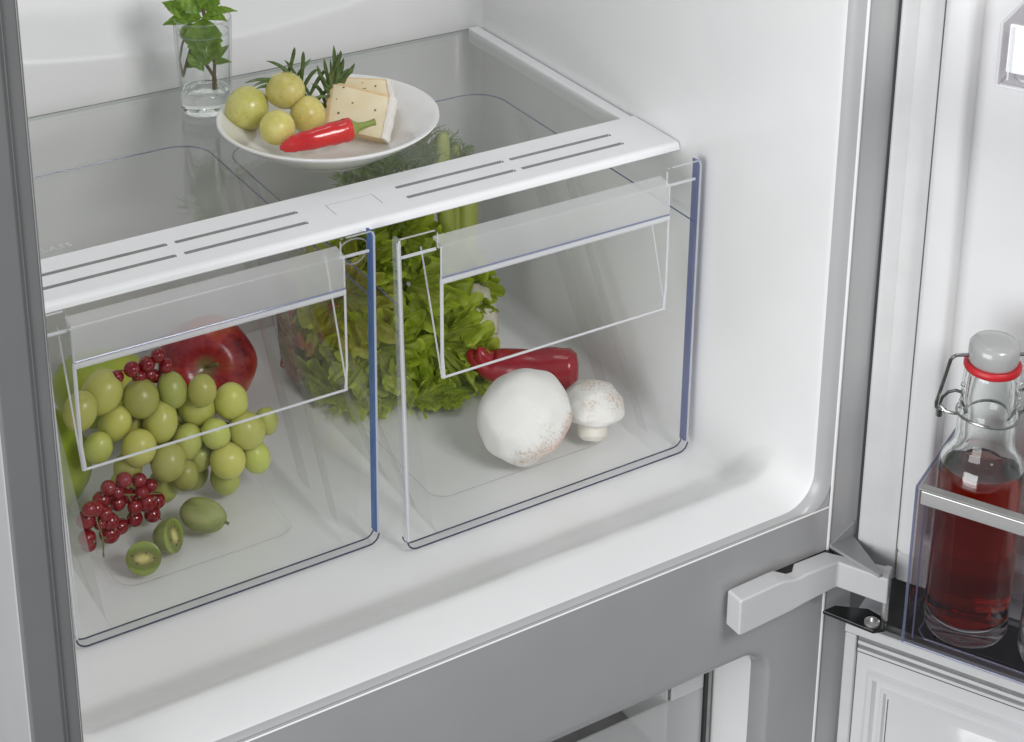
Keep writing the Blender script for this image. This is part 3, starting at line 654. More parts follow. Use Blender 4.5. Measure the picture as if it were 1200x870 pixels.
me_t = bpy.data.meshes.new_from_object(tmp_t.evaluated_get(bpy.context.evaluated_depsgraph_get())); bpy.data.objects.remove(tmp_t)
tx = bpy.data.objects.new('etched_text', me_t); col.objects.link(tx); tx.parent = shelf; tx.location = (-.4575, .2600, .2163)

# ------------------------------------------------------------------ crisper drawers
def drawer(name, label, X0, X1, y, dY, flap, tabs, rim_mats, loop=False):
    """X0..X1 front width at the top, y front plane; built in world coordinates"""
    t = thing(name, label, 'drawer', ((X0+X1)/2, y, -.0305), None, 'clear vegetable drawers')
    ox, oy, oz = (X0+X1)/2, y, -.0305
    def L(b):
        b.v = [(v[0]-ox, v[1]-oy, v[2]-oz) for v in b.v]; return b
    zb, zt = -.0295, .2202
    xa, xb = tabs           # inner edges of the two raised tabs
    f0, f1, fzb, fzt = flap
    rz0 = .1040
    tap = .0045             # side edges lean in slightly towards the floor
    # front panel with the grip opening
    xs = [X0, f0, xa, xb, f1, X1]; xs = sorted(set(xs)); zs = [zb, rz0, fzb, fzt-.002, zt]
    b = masked_plate(xs, zs, [(f0, f1, rz0, fzt-.002), (xa, xb, fzt-.002, zt)], y, y+.0024, 'y')
    def lean(v):
        k = (zt-v[2])/(zt-zb)
        return (v[0]+(tap*k if abs(v[0]-X0) < 1e-6 else -tap*.35*k if abs(v[0]-X1) < 1e-6 else 0), v[1], v[2])
    b.v = [lean(v) for v in b.v]
    fp = L(b).build('front_panel', ['plastic', 'edge'], t, smooth=False)
    bm = bmesh.new(); bm.from_mesh(fp.data)
    es = [e for e in bm.edges if abs(e.verts[0].co.y-e.verts[1].co.y) > .001 and e.verts[0].co.z < .002 and abs(abs(e.verts[0].co.x)-(X1-X0)/2) < .01]
    bmesh.ops.bevel(bm, geom=es, offset=.008, segments=5, affect='EDGES', profile=.5)
    es = [e for e in bm.edges if abs(e.verts[0].co.y-e.verts[1].co.y) > .001 and e.verts[0].co.z > zt-oz-.001]
    bmesh.ops.bevel(bm, geom=es, offset=.0022, segments=3, affect='EDGES', profile=.5)
    bm.to_mesh(fp.data); bm.free()
    # grip flap (milky) with a short top ledge
    b = MB(); prof = [(y-.0004, fzb), (y-.0004, fzt-.003), (y+.0008, fzt-.0008), (y+.003, fzt), (y+.0125, fzt+.0012), (y+.0125, fzt-.0008), (y+.0040, fzt-.0018), (y+.0024, fzt-.0034), (y+.0024, fzb)]
    n = len(prof); b.add([(x, yy, zz) for x in (f0, f1) for yy, zz in prof], [(j, (j+1) % n, n+(j+1) % n, n+j) for j in range(n)]+[tuple(range(n))[::-1], tuple(range(n, 2*n))])
    L(b).build('grip_flap', 'frost', t, angle=30)
    b = MB(); b.tube([(f0, y+.0008, fzb-.0020), (f1, y+.0008, fzb-.0020)], .0023, 8, 0); b.tube([(f0, y-.0002, fzb+.0012), (f1, y-.0002, fzb+.0010)], .0007, 6, 1)
    L(b).build('flap_edge', ['edge', 'edge_lilac'], t)
    # slanted finger recess behind the flap and its side cheeks
    dp = .030; zt2 = fzb+.012
    b = MB(); b.add([(f0, y+.0006, rz0), (f1, y+.0006, rz0), (f1, y+dp, zt2), (f0, y+dp, zt2)], [(0, 1, 2, 3)])
    for x in (f0, f1): b.add([(x, y+.0006, rz0), (x, y+.0006, fzb), (x, y+.0006, zt2), (x, y+dp, zt2)], [(0, 1, 3), (1, 2, 3)])
    L(b).build('grip_recess', 'plastic', t, smooth=False)
    b = MB(); r_ = .0009
    b.tube([(f0, y+.0010, rz0), (f1, y+.0010, rz0)], r_*1.05, 8)
    for x in (f0, f1):
        b.tube([(x, y+.0006, fzb), (x, y+.0006, rz0+.018), (x+(.0015 if x == f0 else -.0015), y+.0008, rz0)], r_*(1.5 if x == f0 else 1.0), 8)
        b.tube([(x, y+.001, rz0), (x, y+dp, zt2)], r_*.75, 8)
        b.tube([(x, y+.001, fzb), (x, y+.0008, fzt-.002)], r_*.8, 8)
    L(b).build('recess_edge_highlight', 'edge', t)  # highlights outlining the recess, drawn as whitish tubes
    # raised ridge across each tab, and the loop moulded behind it
    for (a_, c_) in ((X0+.004, xa), (xb, X1-.003)):
        b = MB(); b.tube([(a_, y+.004, .2046), (c_, y+.004, .2046)], .0012, 8); L(b).build('tab_ridge', 'edge', t)
    b = MB(); mid = (xb+X1)/2+.001; w = (X1-xb)/2-.002
    lp = [(mid+w*math.cos(a), y+.010, .2062-.0105*math.sin(a)*(1.15 if math.sin(a) > 0 else .65)) for a in [2*PI*k/20 for k in range(21)]]
    b.tube(lp, .0006, 6)
    if loop: L(b).build('tab_loop', 'greyline', t)
    # rims along the sides and the foot of the panel
    dpt = .0085
    def rim(xe, side, mats, nm):
        b = MB(); th = .0020
        xt, xq = xe, xe+(tap if side < 0 else -tap*.35)
        zlo = zb+.008
        vs = []
        for (x, z) in ((xq, zlo), (xt, zt-.004), (xt-(side)*.0008, zt-.0006)):
            vs += [(x, y+.0002, z), (x, y+dpt, z), (x-side*th, y+dpt, z), (x-side*th, y+.0026, z)]
        b.add(vs, [(i*4+j, i*4+(j+1) % 4, (i+1)*4+(j+1) % 4, (i+1)*4+j) for i in range(2) for j in range(4)]+[(0, 1, 2, 3), (8, 9, 10, 11)], 0)
        b.tube([(xq-side*.0006, y+.0004, zlo), (xt-side*.0006, y+.0004, zt-.004), (xt-side*.0016, y+.0004, zt-.0004)], .0008, 6, 1)
        if side < 0: b.tube([(xq+.0030, y+.0030, zlo), (xt+.0030, y+.0030, zt-.004)], .0007, 6, 1)
        L(b).build(nm, mats, t, smooth=False)
    rim(X0, -1, rim_mats[0], 'side_rim'); rim(X1, 1, rim_mats[1], 'side_rim')
    b = MB(); q0, q1 = X0+tap, X1-tap*.35; rr = .008
    path = [(q0+rr*.02, zb+rr*.9)]+[(q0+rr-rr*math.cos(a), zb+rr-rr*math.sin(a)) for a in [PI/2*k/6 for k in range(1, 7)]]+[(q1-rr+rr*math.sin(a), zb+rr-rr*math.cos(a)) for a in [PI/2*k/6 for k in range(0, 7)]]
    vs = []
    for (x, z) in path: vs += [(x, y+.0002, z), (x, y+dpt, z)]
    b.add(vs, [(2*i, 2*i+1, 2*i+3, 2*i+2) for i in range(len(path)-1)], 0)
    b.tube([(x, y+.0004, z) for x, z in path], .0006, 6, 1); b.tube([(x, y+dpt, z+.0002) for x, z in path], .00055, 6, 1)
    L(b).build('foot_rim', ['edge_clear', 'edge_dark_reflection'], t)
    # bin body: drafted walls, rounded rear corners
    zr = .169; yb = y+dY
    def outline(z):
        k = (zr-z)/(zr+.03); i0 = .002+.026*k; i1 = .002+.018*k; iy = .030*k; r = .028
        x0, x1, y1 = X0+i0, X1-i1, yb-iy
        o = [(x0, y+.0024), (x0, y+.06), (x0, y+.15)]
        o += [(x0+r-r*math.cos(a), y1-r+r*math.sin(a)) for a in [PI/2*q/8 for q in range(9)]]
        o += [(x1-r+r*math.sin(a), y1-r+r*math.cos(a)) for a in [PI/2*q/8 for q in range(9)]]
        o += [(x1, y+.15), (x1, y+.06), (x1, y+.0024)]
        return [(px, py, z) for px, py in o]
    lv = [outline(z) for z in (zr, .11, .05, .0, -.017)]
    def shrink(o, d, z):
        cx_ = (X0+X1)/2
        return [(px+(d if px < cx_ else -d), min(py, yb-.03-d) if py > y+.2 else py, z) for px, py, _ in o]
    lv.append(shrink(lv[-1], .0035, -.0255)); lv.append(shrink(lv[-1], .006, -.0290))
    b = MB(); n = len(lv[0]); vs = [p for o in lv for p in o]
    b.add(vs, [(i*n+j, i*n+j+1, (i+1)*n+j+1, (i+1)*n+j) for i in range(len(lv)-1) for j in range(n-1)])
    b.add(lv[-1], [tuple(range(n))])
    L(b).build('bin_body', 'plastic_body', t, angle=35, weld=True)
    b = MB(); b.tube([(p[0], p[1], p[2]) for p in lv[0]], .0006, 6); L(b).build('bin_rim', 'edge_slate', t)
    # moulded floor field, and added strips that draw reflections on the side walls
    b = MB(); fx0_, fx1_, fy0, fy1 = X0+.052, X1-.048, y+.044, yb-.075; r = .014
    lp = []
    for (cx_, cy_, a0) in ((fx1_-r, fy0+r, -PI/2), (fx1_-r, fy1-r, 0), (fx0_+r, fy1-r, PI/2), (fx0_+r, fy0+r, PI)):
        lp += [(cx_+r*math.cos(a0+PI/2*q/5), cy_+r*math.sin(a0+PI/2*q/5)) for q in range(6)]
    lp.append(lp[0])
    vs = []
    for (px, py), (mx_, my_) in zip(lp, [( (px-(fx0_+fx1_)/2), (py-(fy0+fy1)/2)) for px, py in lp]):
        l_ = math.hypot(mx_, my_); vs += [(px, py, -.0288), (px+mx_/l_*.003, py+my_/l_*.003, -.0276)]
    b.add(vs, [(2*i, 2*i+1, 2*i+3, 2*i+2) for i in range(len(lp)-1)])
    L(b).build('floor_step', 'edge_clear', t, angle=60)
    for (ya, yb_, w_) in ((y+.185, y+.028, .014), (y+.245, y+.075, .022)):
        for sd in (-1, 1):
            b = MB()
            def wx(z): k = (zr-z)/(zr+.03); return (X0+.002+.026*k+.001) if sd < 0 else (X1-.002-.018*k-.001)
            pts = [(wx(z), ya+(yb_-ya)*q, z) for q, z in ((0, .165), (.5, .07), (1, -.022))]
            vs = []
            for p_ in pts: vs += [p_, (p_[0]-sd*.0012, p_[1]+w_/2, p_[2]), (p_[0], p_[1]+w_, p_[2])]
            b.add(vs, [(i*3+j, i*3+j+1, i*3+j+4, i*3+j+3) for i in range(2) for j in range(2)])
            L(b).build('wall_reflection', 'rib', t, angle=30)
    return t
drawer('crisper_drawer', 'clear drawer of mushrooms, lettuce and red pepper, pulled out slightly further', -.2723, -.0170, .147, .309, (-.2385, -.0456, .1822, .2085), (-.2410, -.0478), (['edge_clear', 'edge'], ['edge_slate', 'edge']))
drawer('crisper_drawer', 'clear drawer of apples and grapes beside the silver cabinet edge', -.5090, -.2786, .168, .313, (-.4905, -.3020, .1822, .2085), (-.4925, -.3040), (['edge_clear', 'edge'], ['edge_blue', 'edge']), True)

# ------------------------------------------------------------------ freezer drawer below the cross rail
fd = thing('freezer_drawer', 'milky freezer drawer just visible below the grey cross rail', 'drawer', (-.28, .10, -.40))
def FL(b): b.v = [(v[0]+.28, v[1]-.10, v[2]+.40) for v in b.v]; return b
b = MB(); b.box(-.500, -.0605, .060, .0625, -.40, -.1780); FL(b).build('freezer_front', 'frost', fd, bevel=.0006)
b = MB(); b.box(-.0905, -.0605, .0598, .0622, -.1782, -.1230); FL(b).build('front_post', 'milky', fd, bevel=.0008)
b = MB(); b.box(-.0600, -.0580, .058, .0640, -.40, -.118); FL(b).build('freezer_edge', 'black', fd)
b = MB(); b.box(-.0930, -.0915, .064, .40, -.40, -.140); FL(b).build('freezer_wall', 'milky', fd)
b = MB(); b.box(-.500, -.0930, .398, .40, -.40, -.140); FL(b).build('freezer_wall', 'milky', fd)
b = MB(); b.tube([(-.0922, .064, -.139), (-.0922, .40, -.139)], .0014, 8); FL(b).build('freezer_rim', 'dark_gap', fd)
b = MB(); b.box(-.498, -.0935, .065, .397, -.232, -.230); FL(b).build('freezer_floor', 'greyline', fd)
boxpart('freezer_seal', 'greyline', fridge, -.0572, -.0540, .0580, .0640, -.60, -.1165, .0004)

# ------------------------------------------------------------------ door bins
def doorbin(label, s0, s1, n0, n1, z0, zt_, front_mat, rail):
    t = thing('door_bin', label, 'door bin', dpos(s0, n0, z0), (0, 0, 0), None)
    base = dpos(s0, n0, z0)
    class TB(MB):
        def build(s, *a, **k):
            s.v = [tuple(dpos(*v)-base) for v in s.v]; return MB.build(s, *a, **k)
    th = .0030
    b = TB(); b.box(s0, s0+th, n0, n1, z0, zt_); o = b.build('end_wall', 'smoke', t, bevel=.0006)
    b = TB(); b.box(s1-th, s1, n0, n1, z0, zt_); b.build('end_wall', 'smoke', t, bevel=.0006)
    b = TB(); b.box(s0+th, s1-th, n1-th, n1, z0, zt_ if front_mat != 'smoke' else zt_-.001); b.build('front_wall', front_mat, t, bevel=.0006)
    b = TB(); b.box(s0+th, s1-th, n0, n1-th, z0, z0+th); b.build('bin_floor', 'smoke', t, bevel=.0004)
    b = TB(); r_ = .0008
    b.tube([(s0+.001, n0, zt_), (s0+.001, n1, zt_), (s0+.001, n1, z0)], r_*1.2, 6, 0)
    b.tube([(s0+.007, n1-.0015, zt_-.002), (s0+.007, n1-.0015, z0+.004)], r_*.8, 6, 0)
    b.tube([(s0+.008, n0+.008, z0+.0035), (s0+.008, n1-.012, z0+.0035), (s0+.014, n1-.0055, z0+.0035), (s1-.01, n1-.0055, z0+.0035)], r_, 6, 0)
    b.tube([(s0, n1, z0), (s1, n1, z0)], r_, 6, 0)
    b.build('moulded_edge', 'edge_lilac' if rail else 'edge', t)
    if rail:
        b = TB(); b.box(s0+.0050, s1+.001, n1+.0004, n1+.0034, zt_-.0105, zt_-.0005); b.build('front_rail', 'steel', t, bevel=.0007)
        b = TB(); b.box(s0+.0030, s1, n1-.0036, n1+.0034, zt_-.0002, zt_+.0010); b.build('rail_cap', 'greyline', t, bevel=.0004)
    return t
doorbin('smoky clear door bin with steel rail holding the red bottle', .0628, .42, -.002, .0800, -.0300, .0925, 'smoke', True)
ub = doorbin('white fronted clear door bin in the top right corner', .0874, .42, -.03, .0800, .3795, .4185, 'plastic', False)
class TB2(MB):
    def build(s, *a, **k):
        base = dpos(.0874, -.03, .3795); s.v = [tuple(dpos(*v)-base) for v in s.v]; return MB.build(s, *a, **k)
b = TB2(); b.box(.0920, .41, .0735, .0760, .3870, .4175); b.build('white_insert', 'liner_matte', ub, bevel=.001)

# ------------------------------------------------------------------ swing top bottles
def bottle(label, s_, n_, z_, filled, scale=1.0, turn=0.0):
    t = thing('swing_top_bottle', label, 'bottle', dpos(s_, n_, z_), (0, 0, turn), 'bottles in the door bin')
    t.scale = (DK, DK, DK); rb = .0284
    outer_p = [(0, .004), (.010, .0032), (.020, .0008), (.0245, 0), (.0270, .0012), (rb, .005), (rb, .09), (rb, .120), (.0280, .127), (.0263, .1325), (.0230, .1372), (.0205, .1408), (.0195, .1450), (.0192, .152), (.0188, .163), (.0195, .1655), (.0195, .1685), (.0184, .1712), (.0182, .180), (.0181, .190), (.0176, .197), (.0166, .2005)]
    inner_p = [(.0112, .2005), (.0122, .196), (.0134, .176), (.0140, .152), (.0148, .1440), (.0175, .1385), (.0215, .1335), (.0242, .1280), (.0256, .120), (.0256, .022), (.0250, .0155), (.0220, .0115), (.0120, .0105), (0, .0125)]
    b = MB(); b.lathe(outer_p+inner_p, 64); g = b.build('bottle_glass', 'bottle', t, angle=60)
    if filled:
        lq = [(0, .0127), (.0120, .0107), (.0220, .0117), (.0251, .0157), (.02575, .022), (.02575, .1200), (.0246, .1268), (.0240, .1278), (.0225, .1272), (.012, .1270), (0, .1270)]
        b = MB(); b.lathe(lq, 64); b.build('amber_drink', 'amber', t, angle=50)
    b = MB(); b.lathe([(.0100, .1950), (.0108, .2010), (.0150, .2030), (.0162, .2060), (.0164, .2125), (.0160, .2165), (.0140, .2190), (.0085, .2204), (0, .2208)], 48); b.build('stopper', 'stopper', t, angle=50)
    b = MB(); b.lathe([(.0140, .1994), (.0180, .1994), (.0186, .2005), (.0186, .2028), (.0176, .2042), (.0140, .2042)], 48); b.build('rubber_ring', 'red_rubber', t, angle=50)
    # wire bail
    for sg in (-1, 1):
        b = MB()
        b.tube([(sg*.0150, 0, .2090), (sg*.0240, 0, .2090), (sg*.0262, .0, .2078), (sg*.0275, .001, .2050), (sg*.0305, .004, .1850), (sg*.0325, .007, .1700), (sg*.0320, .008, .1660), (sg*.0295, .007, .1640), (sg*.0262, .005, .1655)], .00125, 8)
        b.tube([(sg*.0176, 0, .1655), (sg*.0225, 0, .1660), (sg*.0265, .004, .1650), (sg*.0300, .007, .1685), (sg*.0290, .006, .1745), (sg*.0262, .003, .1800), (sg*.0225, 0, .1830), (sg*.0185, 0, .1815), (sg*.0172, -.001, .1790)], .0011, 8)
        b.tube([(sg*.0300, .007, .1600), (sg*.0300, .007, .1655)], .0022, 10)
        b.build('wire_bail', 'wire', t)
    b = MB(); ring = [(.0200*math.cos(2*PI*k/32), .0200*math.sin(2*PI*k/32), .1665+.001*math.sin(4*PI*k/32)) for k in range(33)]
    b.tube(ring, .0010, 8); b.build('neck_wire', 'wire', t)
    for sg in (-1, 1):
        b = MB(); 
        for kz in range(4): b.lathe([(0, -.0016), (.0016, -.001), (.0022, 0), (.0016, .001), (0, .0016)], 12, c=(sg*.0183, -.002, .172+kz*.0055))
        b.build('glass_boss', 'bottle', t)
    return t
bottle('glass bottle of amber red drink with grey stopper', .0955, .045, -.0268, True, turn=R(-30))
bottle('empty clear bottle cut off by the right picture edge', .1610, .045, -.0268, False, turn=R(-30))

# ------------------------------------------------------------------ tumbler, water and mint
GZ = .2162
tum = thing('drinking_glass', 'tall clear tumbler of water and mint at the back of the shelf', 'glass', (-.2895, .4350, GZ))
ro, rt_, ht = .0200, .0226, .0775
def rad_at(z): return ro+(rt_-ro)*min(1, max(0, (z-.004)/(ht-.004)))
b = MB(); b.lathe([(0, .0012), (.0150, .0012), (.0165, 0), (.0182, .0004), (.0196, .003), (rad_at(.012), .012), (rad_at(.0150), .0150), (.0188, .0176), (.0120, .0164), (0, .0160)], 64)
b.build('tumbler_base', 'glass_base', tum, angle=60)
b = MB(); b.lathe([(rad_at(.0155)-.0002, .0153), (rad_at(.017), .017), (rad_at(.04), .04), (rad_at(ht-.001), ht-.001), (rad_at(ht)-.0004, ht), (rad_at(ht)-.0014, ht-.0006), (rad_at(.04)-.0014, .04), (rad_at(.018)-.0014, .018), (rad_at(.0155)-.0004, .0155)], 64); b.f = b.f[:-2]; b.mi = b.mi[:-2]
b.build('tumbler_wall', 'glass', tum, angle=60)
b = MB(); b.tube([(rad_at(ht)*math.cos(2*PI*k/48)-.0007*math.cos(2*PI*k/48), (rad_at(ht)-.0007)*math.sin(2*PI*k/48), ht) for k in range(49)], .0007, 6); b.build('rim', 'edge_clear', tum)
WL = .0655
wt = MB(); wt.lathe([(0, .0162), (.0120, .0166), (.0186, .0178), (rad_at(.02)-.0018, .0200), (rad_at(WL)-.0018, WL-.001), (rad_at(WL)-.0020, WL+.0006), (rad_at(WL)-.0050, WL-.0004), (0, WL-.0005)], 64)
w = wt.build('water', 'water', None, angle=50); w.location = (-.2895, .4350, GZ); tag(w, 'clear still water filling the tumbler around mint stems', 'water')
b = MB(); b.tube([((rad_at(WL)-.0022)*math.cos(2*PI*k/48), (rad_at(WL)-.0022)*math.sin(2*PI*k/48), WL) for k in range(49)], .0006, 6); b.build('meniscus', 'edge_clear', w)

def leaf_mesh(length, width, fold=.25, curl=.3, serr=.06, nu=16, nv=8, quilt=.0006, seed=0):
    b = MB(); tone = []
    for i in range(nu+1):
        u = i/nu; wv = width*(math.sin(PI*min(1, u*1.02)**.75))**.85*(1+serr*(1 if (i % 2) else -1)*(0.3 < u < .97))
        for j in range(-nv, nv+1):
            v = j/nv; x = v*wv*.5
            z = fold*abs(x)-curl*length*u*u+quilt*math.sin(u*26+abs(v)*7)*(1-abs(v))+quilt*1.3*noise.noise(Vector((u*7, v*4, seed)))
            b.v.append((x, u*length, z))
            vein = .82 if abs(v) < .08 else 1.0
            k = vein*(1+.16*math.sin(u*26+abs(v)*7)); tone.append((k, k, k))
    w_ = 2*nv+1
    for i in range(nu):
        for j in range(2*nv): b.f.append((i*w_+j, i*w_+j+1, (i+1)*w_+j+1, (i+1)*w_+j)); b.mi.append(0)
    b.tone = tone; return b

def mint(label, base, path, leaves, rad=.0016):
    t = thing('mint_sprig', label, 'mint sprig', base, None, 'mint sprigs in the tumbler')
    B = Vector(base)
    b = MB()
    for p in path: b.tube([Vector(q)-B for q in p[0]], p[1], 8)
    b.build('stem', 'twig_brown', t)
    for k, (pos, dirv, up, ln_, wd) in enumerate(leaves):
        lb = leaf_mesh(ln_, wd, .3, .25, .07, seed=k*3.1)
        o = lb.build('leaf', 'mint', t, angle=180)
        o.location = Vector(pos)-B
        d = Vector(dirv).normalized(); u_ = Vector(up); u_ = (u_-d*u_.dot(d)).normalized()
        o.rotation_euler = Matrix((d.cross(u_), d, u_)).transposed().to_euler()
    return t
TX, TY = -.2895, .4350
def tp_(dx, dy, z): return (TX+dx, TY+dy, GZ+z)
# image right is roughly (+.83,-.55), towards camera (-.5,-.86)
rgt = Vector((.836, -.548, 0)); twd = Vector((-.45, -.80, .40))
def ip(r_, c_, z): q = rgt*r_+Vector((-.548, -.836, 0))*c_; return (TX+q.x, TY+q.y, GZ+z)
UPV = Vector((0, 0, 1))
mint('mint sprig with forked brown stem, right half of tumbler', ip(.0080, .004, .0185),
     [([ip(.0080, .004, .0185), ip(.0080, .004, .0290)], [.0021, .0019]),
      ([ip(.0080, .004, .0290), ip(.0088, .004, .0400), ip(.0062, .004, .0560), ip(.0035, .004, .0720), ip(.002, .004, .0860)], [.0014]*5),
      ([ip(.0080, .004, .0290), ip(.0040, .005, .0370), ip(-.0005, .006, .0460), ip(-.002, .005, .066)], [.0013, .0013, .0012, .001])],
     [(ip(.0030, .010, .0800), Vector((-.06, -.14, -1)), twd, .040, .028),
      (ip(.0020, .010, .0700), Vector((.22, -.22, -.75)), twd, .026, .018),
      (ip(.003, .005, .0800), rgt*.95+UPV*.40, UPV+twd*.3, .025, .013),
      (ip(.001, .006, .0790), -rgt+UPV*.02+Vector((0, -.15, 0)), UPV*.8+twd*.5, .030, .017),
      (ip(.001, .004, .0830), -rgt*.55+UPV*.65, twd, .026, .018),
      (ip(.003, .004, .0840), rgt*.35+UPV*.8, twd, .026, .018),
      (ip(.002, .000, .0850), -rgt*.1+UPV*.9+Vector((.2, .3, 0)), twd, .024, .017),
      (ip(.002, .007, .0800), rgt*.7+UPV*.05+twd*.4, UPV+twd*.3, .022, .015),
      (ip(.0070, .004, .0430), rgt*.75+UPV*.75, twd, .018, .0065),
      (ip(.0075, .005, .0410), rgt*1.0+UPV*.28, UPV+twd*.6, .0145, .008),
      (ip(.0000, .007, .0440), -rgt*.95-UPV*.30, UPV*.6+twd, .016, .0085)])
mint('mint sprig with thin bent dark stem, left half of tumbler', ip(-.0165, .004, .0290),
     [([ip(-.0165, .004, .0290), ip(-.0186, .003, .0420), ip(-.0165, .002, .0540), ip(-.0125, .001, .0660), ip(-.0090, 0, .0760)], [.0009, .001, .001, .001, .001]),
      ([ip(-.0165, .004, .0290), ip(-.0125, .006, .0420), ip(-.0085, .008, .0540)], [.0012, .0012, .001])],
     [(ip(-.0090, .004, .0740), Vector((-.1, -.25, -.9)), twd, .020, .016),
      (ip(-.0085, .008, .0530), rgt*.35+Vector((0, -.2, -.8)), twd, .020, .012),
      (ip(-.0090, 0, .0780), -rgt*.8+UPV*.55, UPV*.6+twd*.6, .024, .016)], .001)

# ------------------------------------------------------------------ plate with snacks
PC = (-.2435, .3095)
plate = MB()
plate.lathe([(0, .0030), (.030, .0030), (.0335, 0), (.0370, .0002), (.0395, .0032), (.0480, .0070), (.0600, .0140), (.0700, .0205), (.0795, .0272), (.0818, .0290), (.0826, .0302), (.0822, .0312), (.0805, .0313), (.0780, .0300), (.0690, .0238), (.0590, .0172), (.0470, .0110), (.0360, .0080), (.0250, .0072), (0, .0070)], 96)
pl = plate.build('plate', 'porcelain', None, angle=50); pl.location = (*PC, GZ); tag(pl, 'round white porcelain plate standing on the glass shelf', 'plate')

FO = Vector((-.0078, -.0178, .0085))      # the snacks sit a little higher, in the hollow of the plate
def blob(rx, ry, rz, seed, amp=.03, freq=30, seg=28, rings=18):
    b = MB(); vs = []
    for i in range(rings+1):
        th = PI*i/rings
        for k in range(seg):
            ph = 2*PI*k/seg; d = Vector((math.sin(th)*math.cos(ph), math.sin(th)*math.sin(ph), math.cos(th)))
            f = 1+amp*noise.noise(d*1.6+Vector((seed*7.3, seed*1.7, seed*3.1)))
            vs.append((d.x*rx*f, d.y*ry*f, d.z*rz*f))
    fs = [(i*seg+k, i*seg+(k+1) % seg, (i+1)*seg+(k+1) % seg, (i+1)*seg+k) for i in range(rings) for k in range(seg)]
    b.add(vs, fs); return b

TOC = Vector((-.40, -.80, .45)).normalized()       # roughly towards the viewer's side of the fridge
for k, (p, r_, lab) in enumerate((((-.2839, .3666, .2395), .0164, 'large pale grape at the left of the plate'),
                                  ((-.2571, .3560, .2525), .0142, 'pale grape resting on top of the other plate grapes'),
                                  ((-.2769, .3282, .2368), .0131, 'pale grape lowest on the plate beside the chilli tip'),
                                  ((-.2466, .3407, .2362), .0132, 'pale grape between the rosemary and the cheese'))):
    b = blob(r_, r_, r_*1.08, k+1.0, .018); g = b.build('grape', 'grape_pale', None, angle=180, weld=True); g.location = Vector(p)+FO; g.rotation_euler = (.4+k, 1.1*k, .3)
    tag(g, lab, 'grape', 'loose grapes on the plate')

# cheese slices: front one leans on the rear one
def cheese(label, BL, BR, TL, TR, th, seed, seeds):
    BL, BR, TL, TR = [Vector(q)+FO for q in (BL, BR, TL, TR)]; c = (BL+BR+TL+TR)/4
    t = thing('cheese_slice', label, 'cheese', c, None, 'cheese slices on the plate')
    nrm = (BR-BL).cross(TL-BL).normalized()
    if nrm.dot(TOC) < 0: nrm = -nrm
    N_ = 14; b = MB()
    def P(u, v): return BL*(1-u)*(1-v)+BR*u*(1-v)+TL*(1-u)*v+TR*u*v-c
    def F(u, v):
        p = P(u, v); return p+nrm*(.0006*noise.noise(Vector((u*5, v*5, seed)))-.0008*max(0, (abs(u-.5)-.46)/.04)**2-.0008*max(0, (abs(v-.5)-.46)/.04)**2)
    b.grid(F, N_, N_, 0)
    for i in range(N_):
        for j in range(N_):
            if j >= N_-1 or i == 0: b.mi[i*N_+j] = 1
    for (a0, a1, mi) in (((0, 0), (1, 0), 1), ((1, 0), (1, 1), 2), ((1, 1), (0, 1), 1), ((0, 1), (0, 0), 1)):
        for q in range(N_):
            ua, va = a0[0]+(a1[0]-a0[0])*q/N_, a0[1]+(a1[1]-a0[1])*q/N_; ub_, vb = a0[0]+(a1[0]-a0[0])*(q+1)/N_, a0[1]+(a1[1]-a0[1])*(q+1)/N_
            b.add([F(ua, va), F(ub_, vb), P(ub_, vb)-nrm*th, P(ua, va)-nrm*th], [(0, 1, 2, 3)], mi)
    b.add([P(0, 0)-nrm*th, P(1, 0)-nrm*th, P(1, 1)-nrm*th, P(0, 1)-nrm*th], [(0, 1, 2, 3)], 0)
    b.build('paste', ['cheese', 'cheese_edge', 'rind'], t, angle=40, weld=True)
    # rind along one side, a wavy thick skin
    b = MB(); pts = [P(1.012, q/10)-nrm*(th*.5)+nrm*.0006*math.sin(q*2.1+seed) for q in range(11)]
    vs = []; u_ = (BR-BL).normalized()
    for q, p in enumerate(pts):
        w_ = .0016+.0009*noise.noise(Vector((q*.7, seed, 0)))
        for (a_, d_) in ((-.001, .52), (w_, .50), (w_*1.5, .2), (w_*1.6, -.3), (w_, -.62), (-.001, -.66)): vs.append(p+u_*a_+nrm*th*d_)
    b.add(vs, [(i*6+j, i*6+j+1, (i+1)*6+j+1, (i+1)*6+j) for i in range(10) for j in range(5)]+[tuple(range(6)), tuple(range(60, 66))])
    b.build('rind', 'rind', t, angle=60)
    for (u, v, r_) in seeds:
        b = blob(r_, r_, r_*.4, u*9, .2, seg=10, rings=6); o = b.build('peppercorn', 'pore', t, weld=True)
        o.location = F(u, v)+nrm*.0001; o.rotation_euler = basis(nrm).to_euler()
    return t
cheese('pale cheese slice in front, leaning with speckled face', (-.2356, .3370, .2262), (-.2080, .2955, .2250), (-.2185, .3590, .2520), (-.1880, .3185, .2475), .0095, 1,
       ((.22, .33, .0011), (.42, .62, .0008), (.80, .58, .0009), (.62, .22, .0011), (.15, .62, .0005)))
cheese('pale cheese slice mostly hidden behind the front slice', (-.2200, .3660, .2330), (-.1800, .3330, .2320), (-.2090, .3740, .2480), (-.1760, .3480, .2480), .008, 5, ((.78, .70, .0008), (.55, .8, .0005)))

